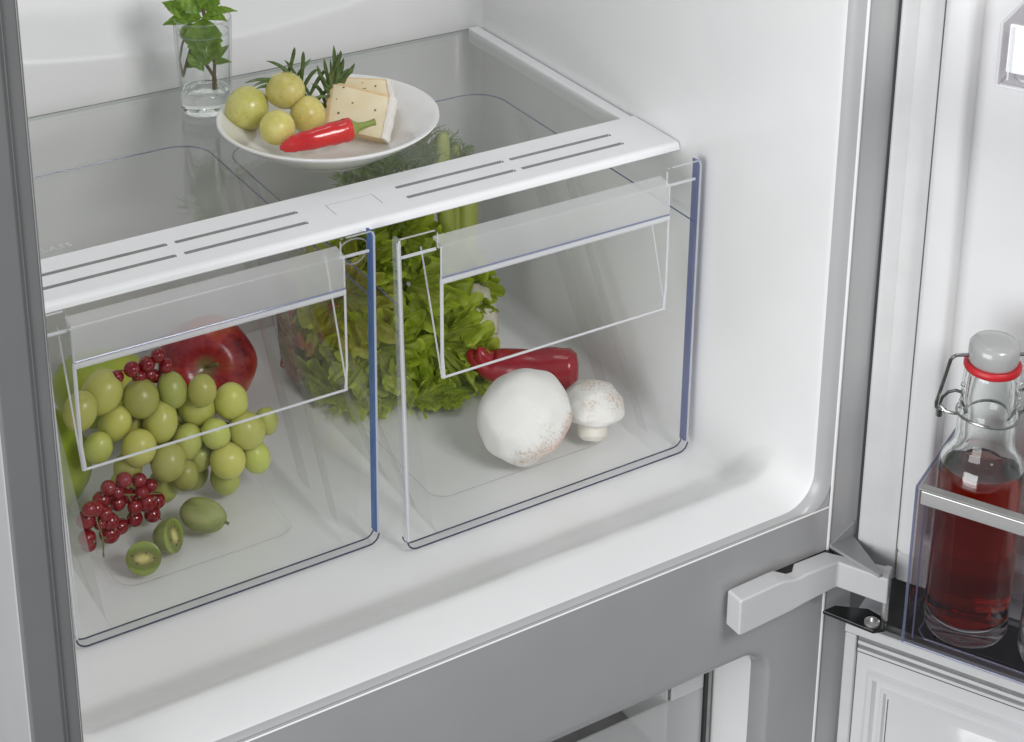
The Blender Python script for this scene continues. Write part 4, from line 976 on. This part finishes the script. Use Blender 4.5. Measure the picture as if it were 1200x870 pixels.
# chilli
ch = thing('chilli_pepper', 'small glossy red chilli lying on the plate rim', 'chilli', Vector((-.255, .302, .232))+FO)
ch.scale = (.93, 1.05, 1.12)
def rel(o, p): return Vector(p)-Vector(o)
co_ = (-.255, .302, .232)
ctr = [(-.2865, .3080, .2300), (-.2835, .3070, .2306), (-.2760, .3050, .2318), (-.2660, .3035, .2330), (-.2550, .3022, .2340), (-.2440, .3015, .2346), (-.2350, .3010, .2350), (-.2300, .3006, .2352), (-.2275, .3004, .2352)]
rad_ = [.0012, .0036, .0056, .0067, .0073, .0079, .0084, .0080, .0062]
b = MB(); pts = []; rr_ = []
for k in range(33):
    q = k/32*(len(ctr)-1); i = min(int(q), len(ctr)-2); f_ = q-i
    pts.append(Vector(ctr[i]).lerp(Vector(ctr[i+1]), f_)-Vector(co_)); rr_.append((rad_[i]+(rad_[i+1]-rad_[i])*f_)*(1+.05*noise.noise(Vector((k*.5, 0, 3)))))
b.tube(pts, rr_, 20)
b.v = [tuple(Vector(v)+Vector((0, 0, 1))*.0009*noise.noise(Vector(v)*130)) for v in b.v]
b.build('flesh', 'chilli', ch, angle=180)
b = MB(); b.tube([rel(co_, p) for p in ((-.2315, .3007, .2352), (-.2285, .3005, .2354), (-.2260, .3003, .2356), (-.2225, .3000, .2360), (-.2180, .2990, .2366), (-.2120, .2975, .2378), (-.2095, .2970, .2382))], [.0078, .0074, .0052, .0030, .0022, .0021, .0025], 12)
b.build('stem', 'stem_green', ch, angle=60)

# rosemary sprig
rb_ = (-.2190, .3600, .228)
ros = thing('rosemary_sprig', 'sprig of rosemary standing behind the plate grapes', 'rosemary', Vector(rb_)+FO)
axes_ = [[(-.2170, .3560, .2270), (-.2185, .3560, .2420), (-.2180, .3560, .2560), (-.2165, .3560, .2660)], [(-.2200, .3580, .2290), (-.2350, .3620, .2400), (-.2480, .3640, .2500), (-.2550, .3640, .2600)]]
b = MB()
for a_ in axes_: b.tube([rel(rb_, p) for p in a_], [.0014, .0012, .001, .0007], 7)
b.build('stem', 'twig', ros)
def needle(base, tip, bend, w_):
    base, tip = rel(rb_, base), rel(rb_, tip); b = MB(); n = 7; up = TOC; d = tip-base; side = d.cross(up).normalized(); tone = []
    for i in range(n+1):
        u = i/n; p = base+d*u+Vector(bend)*(4*u*(1-u)); ww = w_*(.5+.5*min(1, u*5))*(1 if u < .8 else (1-u)*5*.9+.1)
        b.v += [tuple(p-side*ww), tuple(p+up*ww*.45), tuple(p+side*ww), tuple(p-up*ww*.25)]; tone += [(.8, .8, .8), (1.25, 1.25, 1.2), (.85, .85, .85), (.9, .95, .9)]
    for i in range(n):
        for j in range(4): b.f.append((i*4+j, i*4+(j+1) % 4, (i+1)*4+(j+1) % 4, (i+1)*4+j)); b.mi.append(0)
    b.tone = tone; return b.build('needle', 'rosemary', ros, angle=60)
rnd = random.Random(5)
tips = [((-.2167, .355, .2812), .12), ((-.2085, .355, .2690), .3), ((-.2007, .355, .2560), .4), ((-.2260, .353, .2730), .2), ((-.2120, .352, .2640), .25), ((-.2045, .350, .2620), .3),
        ((-.2310, .355, .2680), .2), ((-.2290, .352, .2600), .1), ((-.2100, .348, .2570), .2), ((-.2150, .350, .2740), .3), ((-.2230, .349, .2640), .2), ((-.2050, .347, .2480), .2), ((-.2130, .346, .2500), .1),
        ((-.2290, .349, .2520), .1), ((-.2250, .347, .2430), .1), ((-.2070, .358, .2680), .5), ((-.2190, .357, .2700), .3), ((-.2125, .357, .2735), .4), ((-.2240, .360, .2610), .2)]
for k, (tpos, hb) in enumerate(tips):
    a_ = axes_[0]; q = hb*2.2+rnd.random()*.3; i = min(2, int(q)); bs = Vector(a_[i]).lerp(Vector(a_[i+1]), min(1, q-i))
    needle(bs, tpos, (rnd.uniform(-.002, .002), 0, rnd.uniform(.001, .005)), rnd.uniform(.0011, .0016))
tips2 = [((-.2418, .355, .2811)), ((-.2487, .355, .2859)), ((-.2720, .355, .2795)), ((-.2892, .357, .2644)), ((-.2820, .358, .2600)), ((-.2600, .360, .2720)), ((-.2660, .360, .2640)), ((-.2560, .358, .2760)), ((-.2460, .360, .2640)), ((-.2400, .360, .2560)), ((-.2780, .362, .2560))]
for k in range(12):
    a_ = axes_[0] if k < 6 else axes_[1]; q = rnd.uniform(0, 2.2); i = min(2, int(q)); bs = Vector(a_[i]).lerp(Vector(a_[i+1]), q-i)
    dv = Vector((rnd.uniform(-1, .9), rnd.uniform(-.45, .1), rnd.uniform(.2, 1))).normalized()
    needle(bs, bs+dv*rnd.uniform(.020, .032), (rnd.uniform(-.003, .003), 0, rnd.uniform(0, .004)), rnd.uniform(.0011, .0016))
for k, tpos in enumerate(tips2):
    a_ = axes_[1]; q = rnd.uniform(.9, 2.7); i = min(2, int(q)); bs = Vector(a_[i]).lerp(Vector(a_[i+1]), min(1, q-i))
    needle(bs, tpos, (rnd.uniform(-.004, .002), 0, rnd.uniform(.0, .006)), rnd.uniform(.0011, .0016))

# ------------------------------------------------------------------ fruit drawer
def apple_mesh(r, dim=.30):
    b = MB(); seg, rings = 48, 40; vs = []
    for i in range(rings+1):
        th = PI*i/rings
        rr = r*(1.0-.02*math.cos(2*th))*math.sin(th)
        z = r*.90*math.cos(th)-r*dim*math.exp(-(th/.36)**2)+r*.20*math.exp(-((PI-th)/.40)**2)
        for k in range(seg):
            ph = 2*PI*k/seg; lob = 1+.018*math.cos(5*ph)*(1-abs(math.cos(th)))**.3*(1 if th < PI/2 else 1.5)+.02*noise.noise(Vector((math.cos(ph), math.sin(ph), math.cos(th)))*1.2)
            tp = 1+.05*math.cos(th)
            vs.append((rr*lob*tp*math.cos(ph), rr*lob*tp*math.sin(ph), z))
    fs = [(i*seg+k, i*seg+(k+1) % seg, (i+1)*seg+(k+1) % seg, (i+1)*seg+k) for i in range(rings) for k in range(seg)]
    b.add(vs, fs); return b
ap = thing('red_apple', 'shiny dark red apple behind the grapes, stalk end facing out', 'apple', (-.3150, .3990, .0115), basis(Vector((-.36, -.80, .42)), (1, -.3, 0)))
apple_mesh(.0385).build('flesh', 'apple', ap, angle=180, weld=True)
b = MB(); b.tube([(0, 0, .020), (.001, .001, .027), (.004, .001, .032), (.010, .002, .0345)], [.0011, .0010, .0011, .0017], 8); b.build('stalk', 'twig', ap)
ga = thing('green_apple', 'yellow green apple behind the grapes and red currants', 'apple', (-.3975, .4130, .0085), basis((.2, .3, 1)))
apple_mesh(.0375, .25).build('flesh', 'green_apple', ga, angle=180, weld=True)
pe = thing('green_pear', 'green pear at the left end of the fruit drawer, partly hidden', 'pear', (-.4690, .3370, .0060), (.15, -.25, .3))
b = MB(); b.lathe([(0, -.030), (.006, -.0325), (.016, -.0310), (.026, -.024), (.0325, -.012), (.0345, .002), (.0320, .018), (.0265, .032), (.0205, .044), (.0165, .054), (.0125, .061), (.006, .0645), (0, .065)], 40)
b.v = [tuple(Vector(v)*(1+.03*noise.noise(Vector(v)*25))) for v in b.v]
b.build('flesh', 'pear', pe, angle=180)
b = MB(); b.tube([(0, 0, .063), (.001, 0, .072), (.004, 0, .080)], [.0016, .0012, .0015], 7); b.build('stalk', 'twig', pe)

GR = [(-0.4321,0.3026,0.0733,.0141,.0160),(-0.4072,0.2936,0.0651,.0130,.0136),(-0.3830,0.2940,0.0644,.0100,.0131),(-0.3638,0.2842,0.0627,.0106,.0106),
(-0.3412,0.2858,0.0452,.0127,.0133),(-0.3639,0.2964,0.0418,.0140,.0146),(-0.3956,0.2883,0.0442,.0131,.0131),(-0.4274,0.2938,0.0502,.0117,.0123),
(-0.4535,0.2885,0.0721,.0121,.0127),(-0.4164,0.2776,0.0354,.0123,.0129),(-0.3784,0.2850,0.0228,.0120,.0126),(-0.3582,0.2764,0.0281,.0107,.0113),
(-0.3343,0.2756,0.0235,.0134,.0140),(-0.3975,0.2721,0.0198,.0124,.0130),(-0.3680,0.2882,0.0050,.0102,.0102),(-0.3529,0.2689,0.0077,.0126,.0133),
(-0.3292,0.2723,0.0006,.0109,.0115),(-0.3524,0.2773,-0.0121,.0115,.0120),(-0.3842,0.2749,0.0027,.0100,.0100),(-0.3153,0.2829,0.0214,.0090,.0097),
(-0.4230,0.2858,0.0166,.0105,.0105),(-0.4442,0.2838,0.0414,.0104,.0110),(-0.4131,0.2606,0.0174,.0060,.0060),
(-0.3950,0.3010,0.0150,.0120,.0120),(-0.3700,0.3080,0.0150,.0120,.0120),(-0.3450,0.3000,0.0050,.0120,.0120),(-0.4100,0.3080,0.0380,.0120,.0120),(-0.3850,0.3120,0.0380,.0120,.0120),(-0.3950,0.2920,-0.0120,.0115,.0115),(-0.3700,0.2960,-0.0130,.0115,.0115),(-0.4200,0.3050,-0.0100,.0115,.0115)]
GR.pop(22)
gb = thing('grape_bunch', 'bunch of green grapes heaped in the fruit drawer', 'grapes', (-.385, .285, -.0265))
og = Vector((-.385, .285, -.0265))
protos = [blob(1, 1, 1.08, 20+k, .025) for k in range(4)]
pm = []
for k, pb in enumerate(protos):
    o = pb.build('grape', 'grape', gb, angle=180, weld=True); pm.append(o.data); bpy.data.objects.remove(o)
for k, (x, y, z, rx, rz) in enumerate(GR):
    o = bpy.data.objects.new('grape', pm[k % 4]); col.objects.link(o); o.parent = gb; o.location = Vector((x, y, z))-og
    r_ = (rx+rz)/2*1.03; ov = rnd.uniform(.97, 1.14); o.scale = (r_*(rx/r_)**.5/ov**.4, r_*(rx/r_)**.5/ov**.4, r_*(rz/r_)**.7*ov); o.rotation_euler = (rnd.uniform(-.4, .4), rnd.uniform(-.4, .4), rnd.uniform(0, 6))
b = MB(); b.tube([Vector(p)-og for p in ((-.43, .300, .060), (-.405, .302, .050), (-.385, .300, .035), (-.365, .298, .022), (-.345, .292, .010))], .0016, 7)
for (x, y, z, rx, rz) in GR[:20]: b.tube([Vector((x, y, z))-og+Vector((0, .004, 0)), Vector((x*.6-.385*.4, .300, z*.7+.012))-og], .0008, 5)
b.build('stem', 'stem_green', gb)

def currants(label, pts, base, links, grp='red currant sprigs in the fruit drawer'):
    t = thing('currant_sprig', label, 'red currants', base, None, grp); B = Vector(base)
    for k, (x, y, z, ra, rb2) in enumerate(pts):
        o = bpy.data.objects.new('berry', CUR); col.objects.link(o); o.parent = t; o.location = Vector((x, y, z))-B
        r_ = (ra+rb2)/2*1.10; o.scale = (r_, r_, r_)
        d = Vector((rnd.uniform(-1, 1), rnd.uniform(-1.2, .2), rnd.uniform(-1, .3))); o.rotation_euler = basis(d).to_euler()
        if k % 2 == 0 or k < 3:
            bb = MB(); bb.tube([d.normalized()*r_*.95, d.normalized()*r_*1.25], [r_*.16, r_*.07], 5); e = bb.build('calyx', 'pore', o); e.location = (0, 0, 0)
            e.parent = t; e.location = o.location
    b = MB()
    for l in links: b.tube([Vector(p)-B for p in l], .0006, 6)
    b.build('stem', 'twig', t)
    return t
tmp = blob(1, 1, 1, 4, .03, seg=20, rings=14).build('berry', 'currant', None, angle=180, weld=True); CUR = tmp.data; bpy.data.objects.remove(tmp)
C1 = [(-0.4110,0.2972,0.0885,.0054,.0055),(-0.3990,0.2993,0.0880,.0053,.0056),(-0.3901,0.3000,0.0920,.0048,.0050),(-0.3845,0.3000,0.0818,.0050,.0053),(-0.3915,0.3045,0.0731,.0045,.0050),(-0.4215,0.3000,0.0840,.0043,.0049),(-0.4056,0.2985,0.0806,.0050,.0050),(-0.3972,0.3005,0.0783,.0047,.0047)]
C2 = [(-0.4315,0.2712,0.0171,.0055,.0055),(-0.4118,0.2727,0.0049,.0046,.0050),(-0.4161,0.2702,-0.0059,.0068,.0071),(-0.4069,0.2755,-0.0116,.0056,.0062),(-0.4280,0.2750,0.0007,.0052,.0056),(-0.4203,0.2711,0.0132,.0049,.0049),(-0.4437,0.2693,0.0160,.0052,.0052),(-0.4485,0.2718,0.0063,.0058,.0061),(-0.4265,0.2663,-0.0042,.0052,.0049),(-0.4372,0.2711,-0.0002,.0052,.0055),(-0.4199,0.2686,0.0044,.0049,.0049),(-0.4373,0.2708,0.0093,.0049,.0049),(-.425,.273,-.0190,.0055,.0055),(-.437,.270,-.0195,.0055,.0055),(-.412,.2720,-.0195,.0055,.0055)]
C3 = [(-0.4657,0.2566,-0.0105,.0056,.0059),(-0.4472,0.2632,-0.0171,.0070,.0070),(-0.4471,0.2606,-0.0055,.0058,.0058),(-0.4639,0.2600,0.0024,.0066,.0066),(-0.4515,0.2568,0.0048,.0051,.0048),(-0.4580,0.2561,0.0118,.0054,.0054),(-0.4640,0.2505,0.0166,.0048,.0048),(-0.4555,0.2576,-0.0028,.0042,.0042),(-.463,.263,-.0205,.0052,.0052)]
currants('red currants perched on top of the grapes below the apple', C1, (-.398, .300, .075), [((-.4215, .302, .088), (-.405, .302, .084), (-.391, .3005, .087), (-.3845, .300, .086)), ((-.391, .3, .087), (-.3985, .2975, .0945))])
currants('dark shaded red currants under the front of the grape bunch', C2, (-.425, .272, -.026), [((-.445, .270, .012), (-.430, .268, .006), (-.415, .267, .002), (-.405, .272, -.004)), ((-.43, .268, .006), (-.4265, .2655, -.010))])
currants('bright red currants at the left front on the white drawer floor', C3, (-.457, .258, -.026), [((-.458, .256, .016), (-.4590, .2530, .004), (-.4560, .2520, -.010), (-.4570, .2500, -.0255))])

# kiwi berries
def kiwi(label, loc, rot, rx, rz, half, stem=True):
    t = thing('kiwi_berry', label, 'kiwi berry', loc, rot, 'kiwi berries on the drawer floor')
    if not half:
        b = blob(rx, rx, rz, 3, .04, seg=32, rings=24); b.build('skin', 'kiwi_skin', t, angle=180, weld=True)
        b = MB(); b.tube([(0, 0, rz*.96), (0, .0004, rz*1.06), (0, -.0006, rz*1.16)], [.0016, .0010, .0013], 8); b.build('stem', 'twig', t)
    else:
        b = MB(); prof = [(rx*math.sin(a), -rz*math.cos(a)) for a in [PI/2*k/12 for k in range(13)]]; prof[-1] = (rx, 0)
        b.lathe(prof, 40); b.f.pop(); b.mi.pop(); b.build('skin', 'kiwi_skin', t, angle=60)
        b = MB(); vs = [(0, 0, .0003)]; n = 40
        for ring, zz in ((.3, .0004), (.6, .0003), (.85, .0003), (.95, .0002), (1.0, -.0002)):
            for k in range(n): vs.append((rx*ring*math.cos(2*PI*k/n), rx*ring*math.sin(2*PI*k/n), zz))
        fs = [(0, 1+k, 1+(k+1) % n) for k in range(n)]+[(1+i*n+k, 1+(i+1)*n+k, 1+(i+1)*n+(k+1) % n, 1+i*n+(k+1) % n) for i in range(4) for k in range(n)]
        b.add(vs, fs); b.build('cut_face', 'kiwi_flesh', t, angle=60)
        for k in range(9):
            a_ = 2*PI*k/9+rnd.uniform(-.25, .25); q = rnd.uniform(.45, .62)
            if rnd.random() < .2: continue
            bb = blob(.0011, .00045, .0003, k, .1, seg=8, rings=6); o = bb.build('seed', 'seed', t, weld=True)
            o.location = (rx*q*1.1*math.cos(a_), rx*q*.75*math.sin(a_), .0004); o.rotation_euler = (0, 0, a_)
    return t
up_ = Vector((-.35, -.62, .70))
kiwi('kiwi berry half with cut face towards the viewer', (-.4385, .2190, -.0145), basis(Vector((-.42, -.83, .36)), (.84, -.54, 0)), .0122, .0125, True)
kiwi('kiwi berry half with cut face turned to the right', (-.4105, .2330, -.0146), basis(Vector((.62, -.72, .28)), (0, 0, 1)), .0124, .016, True)
kiwi('whole green kiwi berry with a tiny dry stem', (-.3835, .2448, -.0145), basis(Vector((.62, -.78, -.10))), .0123, .0180, False)

# ------------------------------------------------------------------ vegetable drawer
def mushroom_cap(r, h, seed, under=.45, a1=.10):
    b = MB(); seg, rings = 80, 56; vs = []
    for i in range(rings+1):
        th = PI*i/rings; c_ = math.cos(th); s_ = math.sin(th)
        for k in range(seg):
            ph = 2*PI*k/seg; d = Vector((s_*math.cos(ph), s_*math.sin(ph), c_))
            f = 1+a1*noise.noise(d*.95+Vector((seed, 0, 0)))+.05*noise.noise(d*2.4+Vector((0, seed, 0)))
            f *= 1-.10*max(0, d.dot(Vector((.75, -.55, .1)).normalized()))**3-.06*max(0, d.dot(Vector((-.5, .8, .3)).normalized()))**3
            z = h*c_ if c_ > 0 else h*under*c_*(1-.35*c_*c_)
            rr = s_**.86
            vs.append((r*rr*math.cos(ph)*f, r*rr*math.sin(ph)*f, z*f))
    fs = [(i*seg+k, i*seg+(k+1) % seg, (i+1)*seg+(k+1) % seg, (i+1)*seg+k) for i in range(rings) for k in range(seg)]
    b.add(vs, fs); return b
LOWR = Vector((.62, -.40, -.70))                                # towards the lower right of the view
B1 = basis(Vector((-.56, -.60, .58)), (1, 0, -.6))
M['mushroom_large'] = mushmat('large_mushroom_skin', B1.transposed() @ LOWR, .0368, -.02)
mu = thing('mushroom', 'large white mushroom cap at the front of the vegetable drawer', 'mushroom', (-.1345, .2050, .0085), B1, 'mushrooms in the drawer')
mushroom_cap(.0380, .0325, 2.2, .85, .06).build('cap', 'mushroom_large', mu, angle=180, weld=True)
b = MB(); b.tube([(0, 0, -.018), (.001, 0, -.030), (.002, 0, -.036)], [.014, .0135, .0125], 20); b.build('stem', 'mushroom_stem', mu)
B2 = basis(Vector((.16, .10, .97)), (1, 0, 0))
M['mushroom_small'] = mushmat('small_mushroom_skin', (0, 0, 1), .04, .04)
mu = thing('mushroom', 'small speckled mushroom with short stem beside the large one', 'mushroom', (-.0715, .2045, -.0035), B2, 'mushrooms in the drawer')
mushroom_cap(.0275, .0210, 7.7, .60, .10).build('cap', 'mushroom_small', mu, angle=180, weld=True)
b = MB(); b.tube([(-.001, -.003, -.004), (-.0024, -.0065, -.013), (-.0032, -.0088, -.0200), (-.0034, -.0094, -.0230)], [.0125, .0122, .0116, .008], 24); b.build('stem', 'mushroom_stem', mu)

# long red pepper
pp = thing('red_pepper', 'long dark red pepper lying behind the mushrooms', 'pepper', (-.078, .288, -.012))
po = (-.078, .288, -.012)
ctr = [(-.1180, .3200, .0040), (-.1130, .3160, -.0020), (-.1030, .3085, -.0095), (-.0900, .2980, -.0105), (-.0750, .2870, -.0100), (-.0600, .2765, -.0090), (-.0500, .2695, -.0088), (-.0455, .2665, -.0088), (-.0440, .2655, -.0088)]
rad_ = [.0030, .0080, .0135, .0160, .0170, .0182, .0180, .0135, .0060]
b = MB(); pts = []; rr_ = []
for k in range(49):
    q = k/48*(len(ctr)-1); i = min(int(q), len(ctr)-2); f_ = q-i
    pts.append(Vector(ctr[i]).lerp(Vector(ctr[i+1]), f_)-Vector(po)); rr_.append(rad_[i]+(rad_[i+1]-rad_[i])*f_)
b.tube(pts, rr_, 28)
b.v = [tuple(Vector(v)*(1+.0)+Vector((.4, .5, 1))*.0022*noise.noise(Vector(v)*55)) for v in b.v]
b.build('flesh', 'pepper', pp, angle=180)
b = MB(); b.add([(-.118, .314, .002), (-.112, .311, .016), (-.103, .304, .008), (-.108, .306, -.006)], [(0, 1, 2, 3)])
b = MB(); b.tube([rel(po, p) for p in ((-.106, .309, -.004), (-.112, .309, .004), (-.1150, .308, .0120))], [.010, .007, .0015], 10); b.build('torn_tip', 'pepper', pp, angle=60)

# lettuce: frilly leaves fanned out from a core
lc = Vector((-.168, .372, .0))
let = thing('lettuce', 'loose head of frilly green lettuce with reddish tips in drawer', 'lettuce', (lc.x, lc.y, -.0265))
lb0 = Vector((lc.x, lc.y, -.0265))
def frill(base, dirv, up, length, half, seed, red=0.0, amp=.006):
    """fan shaped leaf: broad pale rib, tightly ruffled and lobed margin"""
    b = MB(); na, nr = 112, 18; base = Vector(base); d = Vector(dirv).normalized(); u_ = Vector(up); u_ = (u_-d*u_.dot(d)).normalized(); sd = d.cross(u_)
    r3 = random.Random(seed); p1, p2, p3 = (r3.uniform(0, 6) for _ in range(3)); n1 = r3.choice((3, 4, 5)); n2 = r3.choice((8, 9, 11)); n3 = r3.choice((16, 17, 19))
    cup = r3.uniform(-.5, .9); tone = []
    for i in range(nr+1):
        q = (i/nr)**.8
        for j in range(na+1):
            v = 2*j/na-1; th = v*half
            Rm = length*(1-.26*abs(v)**2.5)*(1+.08*math.sin(n1*v*3.1+p2)+.04*math.sin(n2*v*3.1+p1)+.02*math.sin(n3*v*3.1+p3))
            r_ = Rm*(.06+.94*q)
            e = q**4; e2 = q**8
            w_ = amp*(1.2*q*q*math.sin(n1*v*3.1+p1)+.95*q**3*math.sin(n2*v*3.1+p2)+.40*e*math.sin(n3*v*3.1+p3))
            w_ += amp*1.6*q*noise.noise(Vector((q*4, v*4, seed)))+amp*.5*q*noise.noise(Vector((q*13, v*13, seed+2)))
            x = math.sin(th)*r_+amp*.35*e*math.cos(n2*v*3.1+p2)+amp*.18*e2*math.cos(n3*v*3.1+p3)
            y = math.cos(th)*r_+amp*.4*e*math.cos(n2*v*3.1+p3)
            z = w_+length*(.34*cup*q*q-.12*q)
            pt = base+sd*x+d*y+u_*z
            if pt.z < -.0262: pt.z = -.0262+.0015*abs(noise.noise(pt*300))
            lim = -.2400-.055*max(0, min(.2, pt.z+.02))
            if pt.x < lim: pt.x = lim+.25*(lim-pt.x)*(.5+noise.noise(pt*60))
            pt.y = min(pt.y, .425)
            b.v.append(tuple(pt-lb0))
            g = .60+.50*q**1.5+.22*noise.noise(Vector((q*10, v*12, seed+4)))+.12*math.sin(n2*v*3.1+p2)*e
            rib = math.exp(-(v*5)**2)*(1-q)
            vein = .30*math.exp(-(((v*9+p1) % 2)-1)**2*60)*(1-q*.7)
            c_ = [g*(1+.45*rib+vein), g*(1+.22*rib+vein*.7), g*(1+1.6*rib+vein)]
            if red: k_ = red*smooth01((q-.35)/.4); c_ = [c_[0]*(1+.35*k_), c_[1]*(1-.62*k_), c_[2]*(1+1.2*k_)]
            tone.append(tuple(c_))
    w2 = na+1
    for i in range(nr):
        for j in range(na): b.f.append((i*w2+j, i*w2+j+1, (i+1)*w2+j+1, (i+1)*w2+j)); b.mi.append(0)
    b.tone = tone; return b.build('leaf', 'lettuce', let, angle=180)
rl = random.Random(3)
TOV = Vector((-.52, -.75, .42))                                # outward, to the front of the drawer
SR = Vector((.836, -.548, 0)); SU = TOV.cross(SR).normalized()*-1
if SU.z < 0: SU = -SU
CLUMPS = [(-0.2457, 0.3800, -0.0141, 4, 0.040, 0.50), (-0.2316, 0.3350, -0.0214, 5, 0.045, 0.00), (-0.2145, 0.3650, 0.0591, 5, 0.045, 0.15), (-0.2024, 0.3300, 0.0216, 5, 0.048, 0.00), (-0.1853, 0.3050, -0.0205, 5, 0.045, 0.00), (-0.1600, 0.3500, 0.0625, 5, 0.048, 0.00), (-0.1390, 0.3060, -0.0174, 5, 0.045, 0.00), (-0.1300, 0.3330, 0.0140, 5, 0.036, 0.00), (-0.1570, 0.3200, 0.0208, 5, 0.048, 0.00), (-0.1882, 0.3700, 0.0846, 4, 0.042, 0.00), (-0.1120, 0.3480, 0.0470, 4, 0.030, 0.00), (-0.2290, 0.3850, 0.0223, 5, 0.042, 0.60), (-0.2416, 0.4000, 0.0107, 4, 0.034, 1.00), (-0.2373, 0.3900, 0.0460, 4, 0.040, 1.00), (-0.1605, 0.3700, 0.1006, 4, 0.035, 0.00)]
for (cx_, cy_, cz_, n_, ln_, red_) in CLUMPS:
    a0 = rl.uniform(0, 6.28)
    for k in range(n_):
        a_ = a0+2*PI*k/n_+rl.uniform(-.35, .35); lift = rl.uniform(.05, .75)
        d = SR*math.cos(a_)+SU*math.sin(a_)+TOV*lift
        nrm = TOV-(SR*math.cos(a_)+SU*math.sin(a_))*lift*.8
        base = Vector((cx_, cy_, cz_))-TOV*rl.uniform(.018, .038)
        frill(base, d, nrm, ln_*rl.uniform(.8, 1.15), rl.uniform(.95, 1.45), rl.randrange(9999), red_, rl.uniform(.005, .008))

# fennel: pale bulb, round stalks, feathery fronds
fo = (-.092, .362, -.0265)
fen = thing('fennel_bulb', 'fennel with pale bulb, green stalks and feathery fronds behind lettuce', 'fennel', fo)
b = MB(); b.lathe([(0, -.018), (.006, -.0182), (.0120, -.014), (.0165, -.004), (.0170, .008), (.0150, .019), (.0120, .029), (.0095, .040)], 32)
b.v = [tuple(Vector((v[0]*(1+.08*math.cos(5*math.atan2(v[1], v[0]))), v[1]*(1+.08*math.cos(5*math.atan2(v[1], v[0]))), v[2]))) for v in b.v]
o = b.build('bulb', 'bulb', fen, angle=180); o.location = rel(fo, (-.088, .352, .0)); o.rotation_euler = (-.30, .12, 0)
b = MB()
for k in range(14):
    a_ = rl.uniform(0, 6.28); b.tube([rel(fo, (-.088, .347, -.013)), rel(fo, (-.088+.006*math.cos(a_), .343+.004*math.sin(a_), -.020)), rel(fo, (-.086+.016*math.cos(a_), .339+.012*math.sin(a_), -.0255))], [.0005, .0004, .0003], 4)
b.build('root', 'bulb', fen)
ST = [((-.090, .372, .03), (-.082, .385, .085), (-.074, .392, .125), (-.070, .394, .140), .0088), ((-.098, .372, .03), (-.104, .384, .09), (-.106, .388, .140), (-.103, .388, .172), .0078),
      ((-.104, .374, .03), (-.125, .386, .080), (-.140, .392, .115), (-.150, .394, .140), .0070), ((-.11, .376, .03), (-.145, .388, .07), (-.168, .394, .10), (-.182, .396, .115), .0075), ((-.095, .376, .03), (-.092, .392, .10), (-.088, .398, .145), (-.085, .398, .155), .006)]
for q in ST:
    p_ = [Vector(x) for x in q[:4]]; pts = []
    for k in range(13):
        t_ = k/12; a_ = p_[0].lerp(p_[1], t_).lerp(p_[1].lerp(p_[2], t_), t_); c_ = p_[1].lerp(p_[2], t_).lerp(p_[2].lerp(p_[3], t_), t_); pts.append(a_.lerp(c_, t_)-Vector(fo))
    b = MB(); b.tube(pts, [q[4]*(1-.15*k/12) if k < 12 else q[4]*.5 for k in range(13)], 16)
    b.build('stalk', 'stalk', fen, angle=60)
rf = random.Random(9)
def frond(root, axis, length, n, spread):
    b = MB(); root = Vector(root); axis = Vector(axis).normalized(); s1 = axis.orthogonal().normalized(); s2 = axis.cross(s1)
    b.tube([root, root+axis*length*.5, root+axis*length+Vector((0, 0, -.006))], [.0009, .0007, .0003], 5)
    for k in range(n):
        t_ = .12+.88*k/n; a_ = rf.uniform(0, 6.28); d = (axis*.65+(s1*math.cos(a_)+s2*math.sin(a_))*spread).normalized(); L_ = length*rf.uniform(.25, .5)*(1.15-t_*.6)
        p0 = root+axis*length*t_; p1 = p0+d*L_
        b.tube([p0, p0.lerp(p1, .5)+axis*.002, p1], [.0006, .0005, .0003], 4)
        for m_ in range(5):
            d2_ = (d+Vector((rf.uniform(-1, 1), rf.uniform(-1, 1), rf.uniform(-1, 1)))*.9).normalized(); q0 = p0.lerp(p1, .25+.15*m_)
            b.tube([q0, q0+d2_*L_*.45], [.0005, .00025], 3)
    b.v = [tuple(Vector((v[0], min(v[1], .452), min(v[2], .2095-.14*max(0, v[0]+.115))))-Vector(fo)) for v in b.v]
    b.tone = [(1, 1, 1)]*len(b.v)
    o = b.build('frond', 'frond', fen, smooth=False, norm=False); return o
for (r_, a_, l_) in (((-.140, .392, .125), (-.2, .1, 1), .058), ((-.150, .394, .130), (-.5, .05, .8), .055), ((-.135, .390, .13), (.05, .1, 1), .056), ((-.160, .39, .12), (-.5, -.1, .9), .058), ((-.125, .39, .13), (.1, .05, 1), .056),
                     ((-.105, .39, .125), (.2, 0, .9), .040), ((-.110, .393, .13), (-.1, .1, 1), .055), ((-.145, .394, .15), (-.1, .0, .9), .045), ((-.165, .395, .13), (-.3, .0, .9), .05), ((-.15, .39, .10), (-.3, -.3, .5), .05), ((-.130, .392, .14), (-.1, .05, .9), .05),
                     ((-.155, .385, .13), (-.2, -.2, .9), .05), ((-.120, .386, .135), (-.1, -.1, .9), .045), ((-.170, .388, .115), (-.5, -.1, .8), .05), ((-.095, .392, .120), (.4, .05, .8), .035), ((-.142, .386, .14), (0, -.1, 1), .045)):
    frond(r_, a_, l_, 40, .75)
